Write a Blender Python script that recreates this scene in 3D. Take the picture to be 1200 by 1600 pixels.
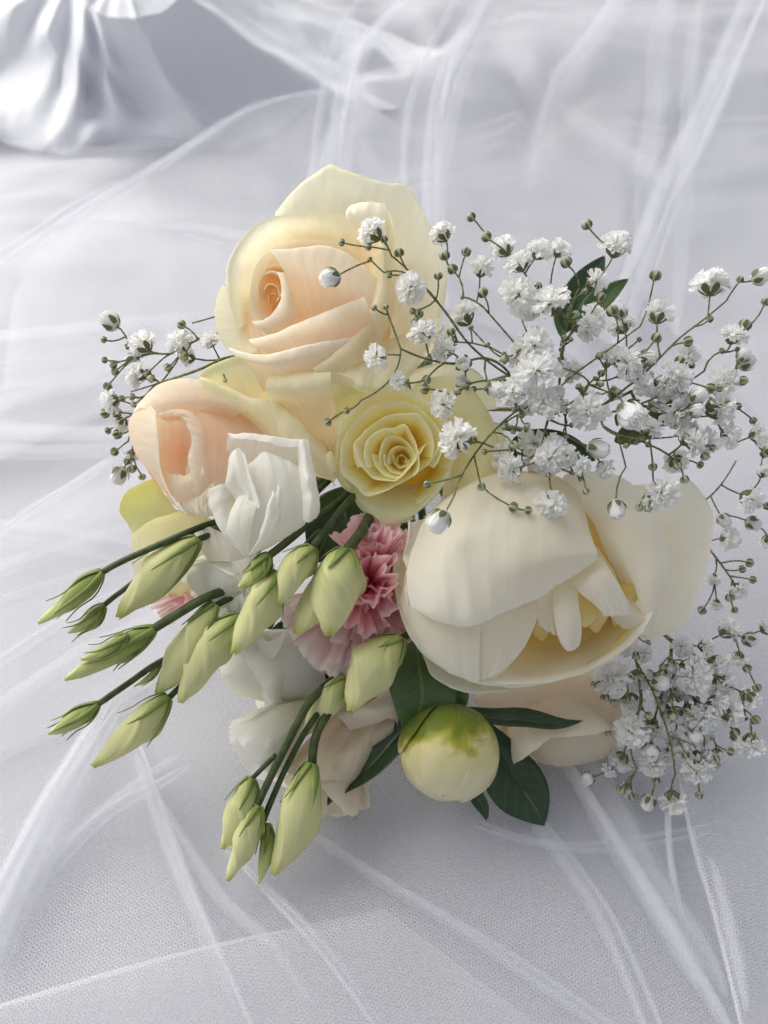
import bpy, math, random
import numpy as np
from mathutils import Vector, noise

# ------------------------------------------------------------------ camera, world, lights, exposure
for o in list(bpy.data.objects):
    bpy.data.objects.remove(o)
scene = bpy.context.scene
COL = scene.collection
PITCH = math.radians(50.0)      # camera looks down by this much
CAM_H = 0.267                   # metres above the cloth
cam_data = bpy.data.cameras.new("Camera")
cam_data.sensor_fit = 'VERTICAL'
cam_data.sensor_height = 36.0
cam_data.lens = 27.0
cam_data.clip_start = 0.005
cam_data.clip_end = 60.0
cam_data.dof.use_dof = True
cam_data.dof.focus_distance = 0.238
cam_data.dof.aperture_fstop = 11.0
cam = bpy.data.objects.new("Camera", cam_data)
COL.objects.link(cam)
cam.location = (0, 0, CAM_H)
cam.rotation_euler = (math.pi / 2 - PITCH, 0, 0)
scene.camera = cam

world = bpy.data.worlds.new("World")
scene.world = world
world.use_nodes = True
wb = world.node_tree.nodes["Background"]
wb.inputs[0].default_value = (0.88, 0.925, 1.0, 1)
wb.inputs[1].default_value = 0.40

def area_lamp(name, loc, target, size, power, color):
    l = bpy.data.lights.new(name, 'AREA')
    l.shape = 'RECTANGLE'; l.size = size[0]; l.size_y = size[1]
    l.energy = power; l.color = color
    o = bpy.data.objects.new(name, l); COL.objects.link(o)
    o.location = loc
    o.rotation_euler = (Vector(target) - Vector(loc)).to_track_quat('-Z', 'Y').to_euler()
    return o
area_lamp("window_light", (-1.9, 1.75, 1.75), (0, 0.2, 0.08), (3.6, 3.6), 168.0, (1.0, 0.96, 0.90))

scene.view_settings.view_transform = 'Standard'
scene.view_settings.look = 'None'
scene.view_settings.exposure = 0.13
scene.view_settings.gamma = 1.0
scene.cycles.transparent_max_bounces = 20
scene.cycles.use_adaptive_sampling = True
scene.cycles.adaptive_threshold = 0.05
scene.cycles.adaptive_min_samples = 20
scene.cycles.max_bounces = 9
scene.cycles.diffuse_bounces = 6
scene.cycles.transmission_bounces = 8

# ------------------------------------------------------------------ layout units
# Layout coordinates: one unit = 0.2 mm at the bouquet (x right, y down, z towards the viewer).
F = 1200.0
D0 = 0.24
S = D0 / F
_c, _s = math.cos(PITCH), math.sin(PITCH)
FWD = np.array((0, _c, -_s)); UP = np.array((0, _s, _c)); RT = np.array((1.0, 0, 0))
CAM = np.array((0, 0, CAM_H))

def PW(a):
    a = np.asarray(a, float)
    d = D0 - a[..., 2] * S
    return (CAM + FWD * d[..., None] + RT * ((a[..., 0] - 600) / F * d)[..., None]
            + UP * ((800 - a[..., 1]) / F * d)[..., None])

def on_cloth(x, y, h=0.0):
    """point at height h above the cloth"""
    v = FWD + RT * ((x - 600) / F) + UP * ((800 - y) / F)
    t = (h - CAM_H) / v[2]
    return CAM + v * t

rng = random.Random(7)
BIND = np.array((625, 640, -430.0))     # where all the stems cross
STEM_END = np.array((600, 560, -760.0))

# ------------------------------------------------------------------ scene helpers
def link(o, parent=None):
    COL.objects.link(o)
    if parent is not None:
        o.parent = parent
    return o

def thing(name, label, cat, base, group=None):
    o = bpy.data.objects.new(name, None)
    o.empty_display_size = 0.01
    o.location = Vector(base)
    o['label'] = label; o['category'] = cat
    if group: o['group'] = group
    return link(o)

def mesh_obj(name, co, faces, mat, parent=None, uv=None, smooth=True, solid=0.0):
    """co in world metres; the parent's location is subtracted"""
    co = np.asarray(co, float)
    if parent is not None:
        q = parent
        while q is not None:
            co = co - np.array(q.location); q = q.parent
    me = bpy.data.meshes.new(name)
    me.from_pydata(co.tolist(), [], faces)
    if smooth:
        me.polygons.foreach_set('use_smooth', [True] * len(me.polygons))
    if uv is not None:
        l = me.uv_layers.new(name='UVMap')
        idx = np.zeros(len(me.loops), dtype=np.int64)
        me.loops.foreach_get('vertex_index', idx)
        l.data.foreach_set('uv', np.asarray(uv, float)[idx].ravel())
    me.materials.append(mat)
    me.update()
    o = bpy.data.objects.new(name, me)
    link(o, parent)
    if solid:
        m = o.modifiers.new('thickness', 'SOLIDIFY')
        m.thickness = solid; m.offset = 0.0
    return o

def grid_faces(nv, nu, closed=False):
    f = []
    for j in range(nv - 1):
        for i in range(nu - (0 if closed else 1)):
            a = j * nu + i; b = j * nu + (i + 1) % nu
            f.append((a, b, b + nu, a + nu))
    return f

def spline(pts, m, chord=True):
    """Catmull-Rom through pts, m samples"""
    p = np.asarray(pts, float)
    n = len(p)
    if n == 1: return np.repeat(p, m, 0)
    if chord:
        d = np.linalg.norm(np.diff(p[:, :3], axis=0), axis=1) ** 0.7 + 1e-9
    else:
        d = np.ones(n - 1)
    k = np.concatenate([[0], np.cumsum(d)])
    t = np.linspace(0, k[-1], m)
    i = np.clip(np.searchsorted(k, t, side='right') - 1, 0, n - 2)
    h = (k[i + 1] - k[i])
    u = ((t - k[i]) / h)[:, None]
    tan = np.zeros_like(p)
    if n > 2:
        dk = (k[2:] - k[:-2])[:, None]
        tan[1:-1] = (p[2:] - p[:-2]) / dk
        tan[0] = 2 * (p[1] - p[0]) / (k[1] - k[0]) - tan[1]
        tan[-1] = 2 * (p[-1] - p[-2]) / (k[-1] - k[-2]) - tan[-2]
    else:
        tan[:] = (p[1] - p[0]) / k[-1]
    a, b = p[i], p[i + 1]
    ta, tb = tan[i] * h[:, None], tan[i + 1] * h[:, None]
    return ((2 * u**3 - 3 * u**2 + 1) * a + (u**3 - 2 * u**2 + u) * ta
            + (-2 * u**3 + 3 * u**2) * b + (u**3 - u**2) * tb)

def sstep(a, b, x):
    t = np.clip((x - a) / (b - a), 0, 1)
    return t * t * (3 - 2 * t)

def loft(rows, nu=30, per=6):
    """rows of layout points -> (nv, nu, 3)"""
    rs = [spline(r, nu) for r in rows]
    nv = (len(rows) - 1) * per + 1
    out = np.zeros((nv, nu, 3))
    R = np.array(rs)
    for i in range(nu):
        out[:, i] = spline(R[:, i], nv, chord=False)
    return out

PETAL_T = 0.0
def petal(parent, rows, mat, tint=None, nu=30, per=6, ruf=0.0, rf=6.0, lump=1.3, lf=0.02,
          name='petal', seed=None, rib=0.7, jag=1.1, solid=PETAL_T, raw=False):
    """A petal lofted through rows of points.  tint per row: 0 = throat colour, 1 = rim colour.
    ruf = ruffle amplitude near the rim row (index rim, default the row of largest tint)."""
    g = np.asarray(rows, float) if raw else loft(rows, int(nu * 1.4), per)
    nv, nu = g.shape[:2]
    n = len(rows) if not raw else 2
    nu = max(nu, 8)
    if tint is None: tint = np.linspace(0, 1, n)
    tv = np.interp(np.linspace(0, 1, nv), np.linspace(0, 1, len(tint)), tint)
    sd = rng.random() * 100 if seed is None else seed
    for j in range(nv):
        w = float(sstep(0.55, 1.0, tv[j])) if ruf else 0
        for i in range(nu):
            x, y, z = g[j, i]
            nvk = noise.noise_vector((x * lf + sd, y * lf, z * lf + sd * .37))
            nv2 = noise.noise_vector((x * lf * 3.1 - sd, y * lf * 3.1, z * lf * 3.1))
            g[j, i] += (np.array(nvk) + 0.35 * np.array(nv2)) * lump
            if w:
                e = noise.noise_vector((i / (nu - 1) * rf + sd, sd * 2, tv[j] * .6))
                g[j, i] += np.array((e[0] * .7, e[1] * .7, e[2] * 1.5)) * ruf * w
    # fine ribs along the petal and small nicks in its free edge
    if rib or jag:
        du = np.gradient(g, axis=1); dv = np.gradient(g, axis=0)
        nn = np.cross(du, dv); nn /= np.linalg.norm(nn, axis=2)[..., None] + 1e-9
        vd = dv / (np.linalg.norm(dv, axis=2)[..., None] + 1e-9)
        wid = np.linalg.norm(np.diff(g, axis=1), axis=2).sum(1).max()
        top = nv - 1 if tv[-1] >= tv[0] else 0
        for j in range(nv):
            ed = math.exp(-abs(j - top) * 0.9)
            for i in range(nu):
                x = i / (nu - 1)
                q = noise.noise((x * wid / 13 + sd, j / nv * 1.6, sd)) + .6 * noise.noise((x * wid / 6 - sd, j / nv * 2.5, sd * 3))
                g[j, i] += nn[j, i] * (rib * q)
                if ed > .05:
                    g[j, i] += vd[j, i] * (jag * ed * (noise.noise((x * wid / 9, sd, 7)) + .7 * noise.noise((x * wid / 4, sd, 17))))
    uv = np.zeros((nv, nu, 2))
    uv[..., 0] = np.linspace(0, 1, nu)[None, :]
    uv[..., 1] = tv[:, None]
    return mesh_obj(name, PW(g).reshape(-1, 3), grid_faces(nv, nu), mat, parent, uv.reshape(-1, 2), solid=solid)

def tube(name, pts, r0, r1, mat, parent, n=None, sides=7, layout=True):
    """tapered tube through layout points, radii in layout units"""
    m = n or max(6, len(pts) * 5)
    p = spline(pts, m)
    w = PW(p) if layout else p
    return mesh_obj(name, *tube_mesh(w, np.linspace(r0, r1, m) * S, sides), mat, parent)

def tube_mesh(w, rad, sides=7):
    m = len(w)
    t = np.gradient(w, axis=0); t /= np.linalg.norm(t, axis=1)[:, None] + 1e-12
    ref = np.array((0.31, 0.2, 0.93))
    a = np.cross(t, ref); a /= np.linalg.norm(a, axis=1)[:, None] + 1e-12
    b = np.cross(t, a)
    ang = np.linspace(0, 2 * math.pi, sides, endpoint=False)
    co = (w[:, None] + (a[:, None] * np.cos(ang)[None, :, None] + b[:, None] * np.sin(ang)[None, :, None])
          * np.asarray(rad)[:, None, None]).reshape(-1, 3)
    f = grid_faces(m, sides, True)
    f.append(tuple(range(sides - 1, -1, -1))); f.append(tuple(range((m - 1) * sides, m * sides)))
    return co, f

def flower_stem(parent, base, mat, r=9):
    b = np.asarray(base, float)
    j = np.array((rng.uniform(-18, 18), rng.uniform(-14, 14), rng.uniform(-15, 15)))
    mid = b * .45 + BIND * .55 + np.array((0, 0, -25))
    end = STEM_END + (BIND - b) * .16 * np.array((1, .5, .2)) + j * 2
    return tube('stem', [b, mid, BIND + j, end], r, r * .9, mat, parent, n=18)
# ------------------------------------------------------------------ materials
def new_mat(name):
    m = bpy.data.materials.new(name); m.use_nodes = True
    nt = m.node_tree; nt.nodes.clear()
    return m, nt, nt.nodes, nt.links

def srgb(r, g, b):
    f = lambda c: (c / 12.92 if c <= .04045 else ((c + .055) / 1.055) ** 2.4)
    return (f(r / 255), f(g / 255), f(b / 255), 1)

def math_node(N, L, op, a, b=None, c=None):
    n = N.new('ShaderNodeMath'); n.operation = op
    for k, v in enumerate((a, b, c)):
        if v is None: continue
        if isinstance(v, (int, float)): n.inputs[k].default_value = v
        else: L.new(v, n.inputs[k])
    return n.outputs[0]

def ramp_node(N, L, fac, stops):
    r = N.new('ShaderNodeValToRGB')
    e = r.color_ramp.elements
    e[0].position, e[0].color = stops[0]
    e[1].position, e[1].color = stops[-1]
    for p, c in stops[1:-1]:
        x = e.new(p); x.color = c
    L.new(fac, r.inputs[0])
    return r.outputs[0]

def petal_mat(name, stops, trans=0.54, rough=0.55, vein=0.065, spots=0.0, spot_col=(0.3, 0.35, 0.1, 1), bump=0.10, sat=0.0):
    m, nt, N, L = new_mat(name)
    uv = N.new('ShaderNodeUVMap')
    sep = N.new('ShaderNodeSeparateXYZ'); L.new(uv.outputs[0], sep.inputs[0])
    obj = N.new('ShaderNodeTexCoord')
    # soft blotches shift the gradient
    nz = N.new('ShaderNodeTexNoise'); nz.inputs['Scale'].default_value = 70; nz.inputs['Detail'].default_value = 3
    L.new(obj.outputs['Object'], nz.inputs['Vector'])
    sh = math_node(N, L, 'MULTIPLY_ADD', nz.outputs['Fac'], 0.24, -0.12)
    v = math_node(N, L, 'ADD', sep.outputs['Y'], sh)
    col = ramp_node(N, L, v, stops)
    # veins running from throat to rim
    mp = N.new('ShaderNodeMapping'); mp.inputs['Scale'].default_value = (30, 1.4, 1)
    L.new(uv.outputs[0], mp.inputs[0])
    vn = N.new('ShaderNodeTexNoise'); vn.inputs['Scale'].default_value = 1.0; vn.inputs['Detail'].default_value = 4
    vn.inputs['Distortion'].default_value = 0.6
    L.new(mp.outputs[0], vn.inputs['Vector'])
    k = math_node(N, L, 'MULTIPLY_ADD', vn.outputs['Fac'], vein * 1.6, 1 - vein * .8)
    mul = N.new('ShaderNodeVectorMath'); mul.operation = 'SCALE'
    L.new(col, mul.inputs[0]); L.new(k, mul.inputs['Scale'])
    col = mul.outputs[0]
    if spots:
        sn = N.new('ShaderNodeTexNoise'); sn.inputs['Scale'].default_value = 260; sn.inputs['Detail'].default_value = 2
        L.new(obj.outputs['Object'], sn.inputs['Vector'])
        sf = math_node(N, L, 'MULTIPLY', ramp_node(N, L, sn.outputs['Fac'], [(0.70, (0, 0, 0, 1)), (0.80, (1, 1, 1, 1))]), spots)
        mx = N.new('ShaderNodeMix'); mx.data_type = 'RGBA'
        L.new(sf, mx.inputs['Factor']); L.new(col, mx.inputs['A']); mx.inputs['B'].default_value = spot_col
        col = mx.outputs['Result']
    b = N.new('ShaderNodeBump'); b.inputs['Strength'].default_value = bump; b.inputs['Distance'].default_value = 0.0006
    fine = N.new('ShaderNodeTexNoise'); fine.inputs['Scale'].default_value = 900; fine.inputs['Detail'].default_value = 2
    L.new(obj.outputs['Object'], fine.inputs['Vector'])
    hh = math_node(N, L, 'MULTIPLY_ADD', fine.outputs['Fac'], 0.25, vn.outputs['Fac'])
    L.new(hh, b.inputs['Height'])
    p = N.new('ShaderNodeBsdfPrincipled')
    L.new(col, p.inputs['Base Color']); p.inputs['Roughness'].default_value = rough
    p.inputs['Specular IOR Level'].default_value = 0.25
    p.inputs['Sheen Weight'].default_value = 0.12; p.inputs['Sheen Roughness'].default_value = 0.5
    L.new(b.outputs[0], p.inputs['Normal'])
    t = N.new('ShaderNodeBsdfTranslucent'); L.new(col, t.inputs['Color']); L.new(b.outputs[0], t.inputs['Normal'])
    mix = N.new('ShaderNodeMixShader'); mix.inputs[0].default_value = trans
    L.new(p.outputs[0], mix.inputs[1]); L.new(t.outputs[0], mix.inputs[2])
    o = N.new('ShaderNodeOutputMaterial'); L.new(mix.outputs[0], o.inputs[0])
    return m

def green_mat(name, c0, c1, rough=0.45, trans=0.12, scale=160, coord='Object', streak=None):
    m, nt, N, L = new_mat(name)
    tc = N.new('ShaderNodeTexCoord')
    nz = N.new('ShaderNodeTexNoise'); nz.inputs['Scale'].default_value = scale; nz.inputs['Detail'].default_value = 5
    vec = tc.outputs[coord]
    if streak:
        mp = N.new('ShaderNodeMapping'); mp.inputs['Scale'].default_value = streak
        L.new(vec, mp.inputs[0]); vec = mp.outputs[0]; nz.inputs['Scale'].default_value = 1
    L.new(vec, nz.inputs['Vector'])
    col = ramp_node(N, L, nz.outputs['Fac'], [(0.3, c0), (0.7, c1)])
    bp = N.new('ShaderNodeBump'); bp.inputs['Strength'].default_value = 0.2; bp.inputs['Distance'].default_value = 0.0005
    L.new(nz.outputs['Fac'], bp.inputs['Height'])
    p = N.new('ShaderNodeBsdfPrincipled'); L.new(col, p.inputs['Base Color']); p.inputs['Roughness'].default_value = rough
    p.inputs['Specular IOR Level'].default_value = 0.35
    L.new(bp.outputs[0], p.inputs['Normal'])
    t = N.new('ShaderNodeBsdfTranslucent'); L.new(col, t.inputs['Color'])
    mix = N.new('ShaderNodeMixShader'); mix.inputs[0].default_value = trans
    L.new(p.outputs[0], mix.inputs[1]); L.new(t.outputs[0], mix.inputs[2])
    o = N.new('ShaderNodeOutputMaterial'); L.new(mix.outputs[0], o.inputs[0])
    return m

M = {}
M['cream'] = petal_mat('cream_rose_petal', [(0.0, srgb(251, 216, 166)), (0.28, srgb(252, 229, 196)), (0.55, srgb(252, 241, 214)), (1.0, srgb(253, 250, 233))], spots=0.03, trans=0.36)
M['cream_out'] = petal_mat('cream_rose_guard_petal', [(0.0, srgb(250, 228, 186)), (0.5, srgb(251, 242, 210)), (0.88, srgb(251, 247, 222)), (1.0, srgb(246, 245, 212))], spots=0.12, spot_col=srgb(190, 180, 120))
M['blush'] = petal_mat('blush_rose_petal', [(0.0, srgb(252, 206, 172)), (0.25, srgb(252, 227, 203)), (0.55, srgb(252, 241, 221)), (1.0, srgb(253, 250, 234))], spots=0.03)
M['ivory'] = petal_mat('ivory_petal', [(0.0, srgb(246, 222, 192)), (0.5, srgb(248, 236, 216)), (1.0, srgb(248, 243, 226))], spots=0.05, spot_col=srgb(200, 180, 140))
M['yellow'] = petal_mat('yellow_rose_petal', [(0.0, srgb(244, 212, 88)), (0.3, srgb(250, 238, 146)), (0.6, srgb(252, 248, 194)), (1.0, srgb(254, 253, 230))])
M['yellow_out'] = petal_mat('pale_yellow_guard_petal', [(0.0, srgb(247, 232, 176)), (0.5, srgb(249, 245, 200)), (1.0, srgb(243, 244, 204))], spots=0.08, spot_col=srgb(190, 180, 110))
M['lime'] = petal_mat('lime_tipped_petal', [(0.0, srgb(247, 242, 216)), (0.45, srgb(243, 240, 194)), (0.8, srgb(228, 226, 140)), (1.0, srgb(220, 214, 116))])
M['white'] = petal_mat('white_lisianthus_petal', [(0.0, srgb(224, 224, 182)), (0.35, srgb(246, 244, 230)), (1.0, srgb(253, 252, 247))], vein=0.07, trans=0.46)
M['peony'] = petal_mat('cream_peony_petal', [(0.0, srgb(242, 228, 178)), (0.35, srgb(243, 238, 216)), (1.0, srgb(248, 246, 237))], vein=0.035, trans=0.42, rough=0.5)
M['peony_in'] = petal_mat('yellow_peony_heart_petal', [(0.0, srgb(238, 208, 118)), (0.5, srgb(246, 229, 156)), (1.0, srgb(248, 240, 204))], vein=0.06, trans=0.4)
M['pink'] = petal_mat('pink_carnation_petal', [(0.0, srgb(232, 104, 124)), (0.35, srgb(247, 160, 174)), (0.75, srgb(252, 200, 208)), (1.0, srgb(254, 226, 228))], vein=0.10, trans=0.42)
M['palepink'] = petal_mat('pale_pink_carnation_petal', [(0.0, srgb(222, 120, 140)), (0.4, srgb(240, 190, 198)), (0.8, srgb(247, 226, 224)), (1.0, srgb(250, 240, 236))], vein=0.10, trans=0.42)
M['bud'] = petal_mat('green_white_bud', [(0.0, srgb(126, 138, 56)), (0.14, srgb(186, 192, 122)), (0.40, srgb(216, 216, 156)), (0.86, srgb(228, 226, 168)), (1.0, srgb(194, 200, 100))], vein=0.16, trans=0.15, rough=0.45)
M['bud_green'] = petal_mat('green_bud', [(0.0, srgb(98, 116, 44)), (0.35, srgb(154, 166, 90)), (0.75, srgb(200, 206, 134)), (1.0, srgb(216, 220, 152))], vein=0.2, trans=0.12, rough=0.45)
M['sepal'] = green_mat('sepal_green', srgb(104, 124, 58), srgb(146, 162, 88), rough=0.5)
M['stem'] = green_mat('stem_green', srgb(54, 68, 40), srgb(88, 102, 60), rough=0.55, scale=300)
M['gstem'] = green_mat('fine_stem_green', srgb(100, 100, 60), srgb(142, 144, 94), rough=0.55, scale=400)
M['gcalyx'] = green_mat('calyx_green', srgb(78, 84, 52), srgb(124, 128, 86), rough=0.55, scale=900)
M['gbud'] = green_mat('tiny_bud_pale_green', srgb(150, 158, 118), srgb(214, 216, 190), rough=0.5, scale=900)
M['floret'] = petal_mat('floret_white', [(0.0, srgb(226, 232, 200)), (0.3, srgb(250, 250, 246)), (1.0, srgb(254, 254, 254))], vein=0.05, trans=0.5, bump=0.05)

def leaf_mat(name, dark, light, vein_c):
    m, nt, N, L = new_mat(name)
    uv = N.new('ShaderNodeUVMap'); sep = N.new('ShaderNodeSeparateXYZ'); L.new(uv.outputs[0], sep.inputs[0])
    nz = N.new('ShaderNodeTexNoise'); nz.inputs['Scale'].default_value = 120; nz.inputs['Detail'].default_value = 4
    tc = N.new('ShaderNodeTexCoord'); L.new(tc.outputs['Object'], nz.inputs['Vector'])
    col = ramp_node(N, L, nz.outputs['Fac'], [(0.25, dark), (0.75, light)])
    c = math_node(N, L, 'ABSOLUTE', math_node(N, L, 'SUBTRACT', sep.outputs['X'], 0.5))
    # side veins
    w = math_node(N, L, 'SINE', math_node(N, L, 'MULTIPLY_ADD', c, -26.0, math_node(N, L, 'MULTIPLY', sep.outputs['Y'], 55.0)))
    sv = math_node(N, L, 'MULTIPLY', math_node(N, L, 'GREATER_THAN', w, 0.93), 0.25)
    mid = math_node(N, L, 'LESS_THAN', c, 0.022)
    fac = math_node(N, L, 'MAXIMUM', math_node(N, L, 'MULTIPLY', mid, 0.7), sv)
    mx = N.new('ShaderNodeMix'); mx.data_type = 'RGBA'
    L.new(fac, mx.inputs['Factor']); L.new(col, mx.inputs['A']); mx.inputs['B'].default_value = vein_c
    bp = N.new('ShaderNodeBump'); bp.inputs['Strength'].default_value = 0.25; bp.inputs['Distance'].default_value = 0.0006
    L.new(fac, bp.inputs['Height'])
    p = N.new('ShaderNodeBsdfPrincipled'); L.new(mx.outputs['Result'], p.inputs['Base Color']); p.inputs['Roughness'].default_value = 0.38
    L.new(bp.outputs[0], p.inputs['Normal'])
    t = N.new('ShaderNodeBsdfTranslucent'); L.new(mx.outputs['Result'], t.inputs['Color'])
    mix = N.new('ShaderNodeMixShader'); mix.inputs[0].default_value = 0.12
    L.new(p.outputs[0], mix.inputs[1]); L.new(t.outputs[0], mix.inputs[2])
    o = N.new('ShaderNodeOutputMaterial'); L.new(mix.outputs[0], o.inputs[0])
    return m
M['leaf'] = leaf_mat('dark_leaf', srgb(34, 56, 36), srgb(56, 82, 48), srgb(96, 120, 70))
M['leaf_mid'] = leaf_mat('mid_green_leaf', srgb(66, 92, 50), srgb(92, 118, 66), srgb(120, 142, 84))

def cloth_mat(name, color, rough=0.6, wscale=2600.0, sheen=0.3, satin=False):
    m, nt, N, L = new_mat(name)
    tc = N.new('ShaderNodeTexCoord')
    nz = N.new('ShaderNodeTexNoise'); nz.inputs['Scale'].default_value = 6; nz.inputs['Detail'].default_value = 6
    L.new(tc.outputs['Object'], nz.inputs['Vector'])
    d = tuple(c * 0.93 for c in color[:3]) + (1,)
    col = ramp_node(N, L, nz.outputs['Fac'], [(0.3, d), (0.7, color)])
    wv = N.new('ShaderNodeTexNoise'); wv.inputs['Scale'].default_value = wscale; wv.inputs['Detail'].default_value = 1
    L.new(tc.outputs['Object'], wv.inputs['Vector'])
    wr = N.new('ShaderNodeTexNoise'); wr.inputs['Scale'].default_value = 22; wr.inputs['Detail'].default_value = 5
    mp = N.new('ShaderNodeMapping'); mp.inputs['Scale'].default_value = (0.5, 1.6, 1); mp.inputs['Rotation'].default_value = (0, 0, 0.2)
    L.new(tc.outputs['Object'], mp.inputs[0]); L.new(mp.outputs[0], wr.inputs['Vector'])
    h = math_node(N, L, 'MULTIPLY_ADD', wv.outputs['Fac'], 0.02, wr.outputs['Fac'])
    bp = N.new('ShaderNodeBump'); bp.inputs['Strength'].default_value = 0.35; bp.inputs['Distance'].default_value = 0.006
    L.new(h, bp.inputs['Height'])
    p = N.new('ShaderNodeBsdfPrincipled'); L.new(col, p.inputs['Base Color']); p.inputs['Roughness'].default_value = rough
    p.inputs['Sheen Weight'].default_value = sheen
    p.inputs['Specular IOR Level'].default_value = 0.5 if satin else 0.2
    L.new(bp.outputs[0], p.inputs['Normal'])
    o = N.new('ShaderNodeOutputMaterial'); L.new(p.outputs[0], o.inputs[0])
    return m
M['sheet'] = cloth_mat('white_cotton_sheet', srgb(184, 185, 193))
M['satin'] = cloth_mat('pale_grey_satin', srgb(232, 234, 240), rough=0.65)

def tulle_mat(name, cover, base, cell=0.00125, color=(0.90, 0.90, 0.93, 1)):
    """hexagonal net: threads cover, holes let everything through"""
    m, nt, N, L = new_mat(name)
    uv = N.new('ShaderNodeUVMap')
    sc = N.new('ShaderNodeVectorMath'); sc.operation = 'SCALE'
    sc.inputs['Scale'].default_value = 2 * math.pi / (cell * math.sqrt(3) / 2)
    L.new(uv.outputs[0], sc.inputs[0])
    tot = None
    for a in (0, 120, 240):
        d = N.new('ShaderNodeVectorMath'); d.operation = 'DOT_PRODUCT'
        d.inputs[1].default_value = (math.cos(math.radians(a + 12)), math.sin(math.radians(a + 12)), 0)
        L.new(sc.outputs[0], d.inputs[0])
        c = math_node(N, L, 'COSINE', d.outputs['Value'])
        tot = c if tot is None else math_node(N, L, 'ADD', tot, c)
    mr = N.new('ShaderNodeMapRange'); mr.interpolation_type = 'SMOOTHSTEP'
    mr.inputs['From Min'].default_value = 0.1; mr.inputs['From Max'].default_value = -0.95
    mr.inputs['To Min'].default_value = base; mr.inputs['To Max'].default_value = cover
    L.new(tot, mr.inputs['Value'])
    df = N.new('ShaderNodeBsdfDiffuse'); df.inputs['Color'].default_value = color
    tl = N.new('ShaderNodeBsdfTranslucent'); tl.inputs['Color'].default_value = color
    gl = N.new('ShaderNodeBsdfGlossy'); gl.inputs['Roughness'].default_value = 0.45; gl.inputs['Color'].default_value = (0.9, 0.9, 0.95, 1)
    m1 = N.new('ShaderNodeMixShader'); m1.inputs[0].default_value = 0.45
    L.new(df.outputs[0], m1.inputs[1]); L.new(tl.outputs[0], m1.inputs[2])
    m2 = N.new('ShaderNodeMixShader'); m2.inputs[0].default_value = 0.12
    L.new(m1.outputs[0], m2.inputs[1]); L.new(gl.outputs[0], m2.inputs[2])
    tr = N.new('ShaderNodeBsdfTransparent')
    mx = N.new('ShaderNodeMixShader'); L.new(mr.outputs[0], mx.inputs[0])
    L.new(tr.outputs[0], mx.inputs[1]); L.new(m2.outputs[0], mx.inputs[2])
    o = N.new('ShaderNodeOutputMaterial'); L.new(mx.outputs[0], o.inputs[0])
    return m
M['tulle'] = tulle_mat('white_tulle', 0.30, 0.02, cell=0.00112)
M['tulle_fold'] = tulle_mat('white_tulle_fold_highlight', 0.22, 0.075, cell=0.00112, color=(0.93, 0.94, 0.98, 1))  # paler, cooler copy of the net: fold highlights put into its colour
# ------------------------------------------------------------------ the cloth underneath
PINCH = [(on_cloth(520, 128), 0.085, 7, 0.010), (on_cloth(858, 142), 0.10, 8, 0.011), (on_cloth(650, 60), 0.12, 5, 0.010)]
def cloth_z(x, y):
    z = 0.0
    far = float(sstep(0.24, 0.62, np.array(y)))
    n1 = noise.noise((x * 3.0, y * 9.0, 1.3)); n2 = noise.noise((x * 7.0 + y * 3, y * 22.0, 4.1)); n3 = noise.noise((x * 2.2, y * 3.5, 7.7))
    z += (0.0018 + 0.016 * far) * n1 + (0.0005 + 0.0105 * far) * n2 + (0.003 + 0.012 * far) * n3
    mid = float(sstep(0.12, 0.34, np.array(y)))
    z += .006 * mid * (noise.noise((x * 5 + y * 4, y * 15 - x * 3, 11.0))) + .003 * mid * noise.noise((x * 11 - y * 6, y * 27 + x * 5, 13.0))
    n4 = noise.noise((x * 16.0 - y * 5, y * 40.0, 2.4))
    z += (0.0003 + 0.0045 * far) * n4
    for c, R, k, A in PINCH:
        dx, dy = x - c[0], y - c[1]; r = math.hypot(dx, dy); a = math.atan2(dy, dx)
        w = math.exp(-(r / R) ** 2)
        z += A * w * math.cos(k * a + 3 * noise.noise((r * 20, k, 0))) * min(1, r / (R * .25)) - 0.03 * math.exp(-(r / (R * .26)) ** 2)
    return z - 0.012 * far * 0.3 - 0.002

def build_sheet():
    xs = np.concatenate([np.linspace(-1.3, -0.5, 60, endpoint=False), np.linspace(-0.5, 0.6, 230), np.linspace(0.605, 1.3, 50)])
    ys = np.concatenate([np.linspace(-0.35, 0.3, 60, endpoint=False), np.linspace(0.3, 1.2, 260), np.linspace(1.21, 2.4, 60)])
    co = [(x, y, cloth_z(x, y)) for y in ys for x in xs]
    o = mesh_obj('white_cloth', co, grid_faces(len(ys), len(xs)), M['sheet'])
    o['kind'] = 'structure'
    o['label'] = 'creased white cotton cloth that everything lies on'
build_sheet()

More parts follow.
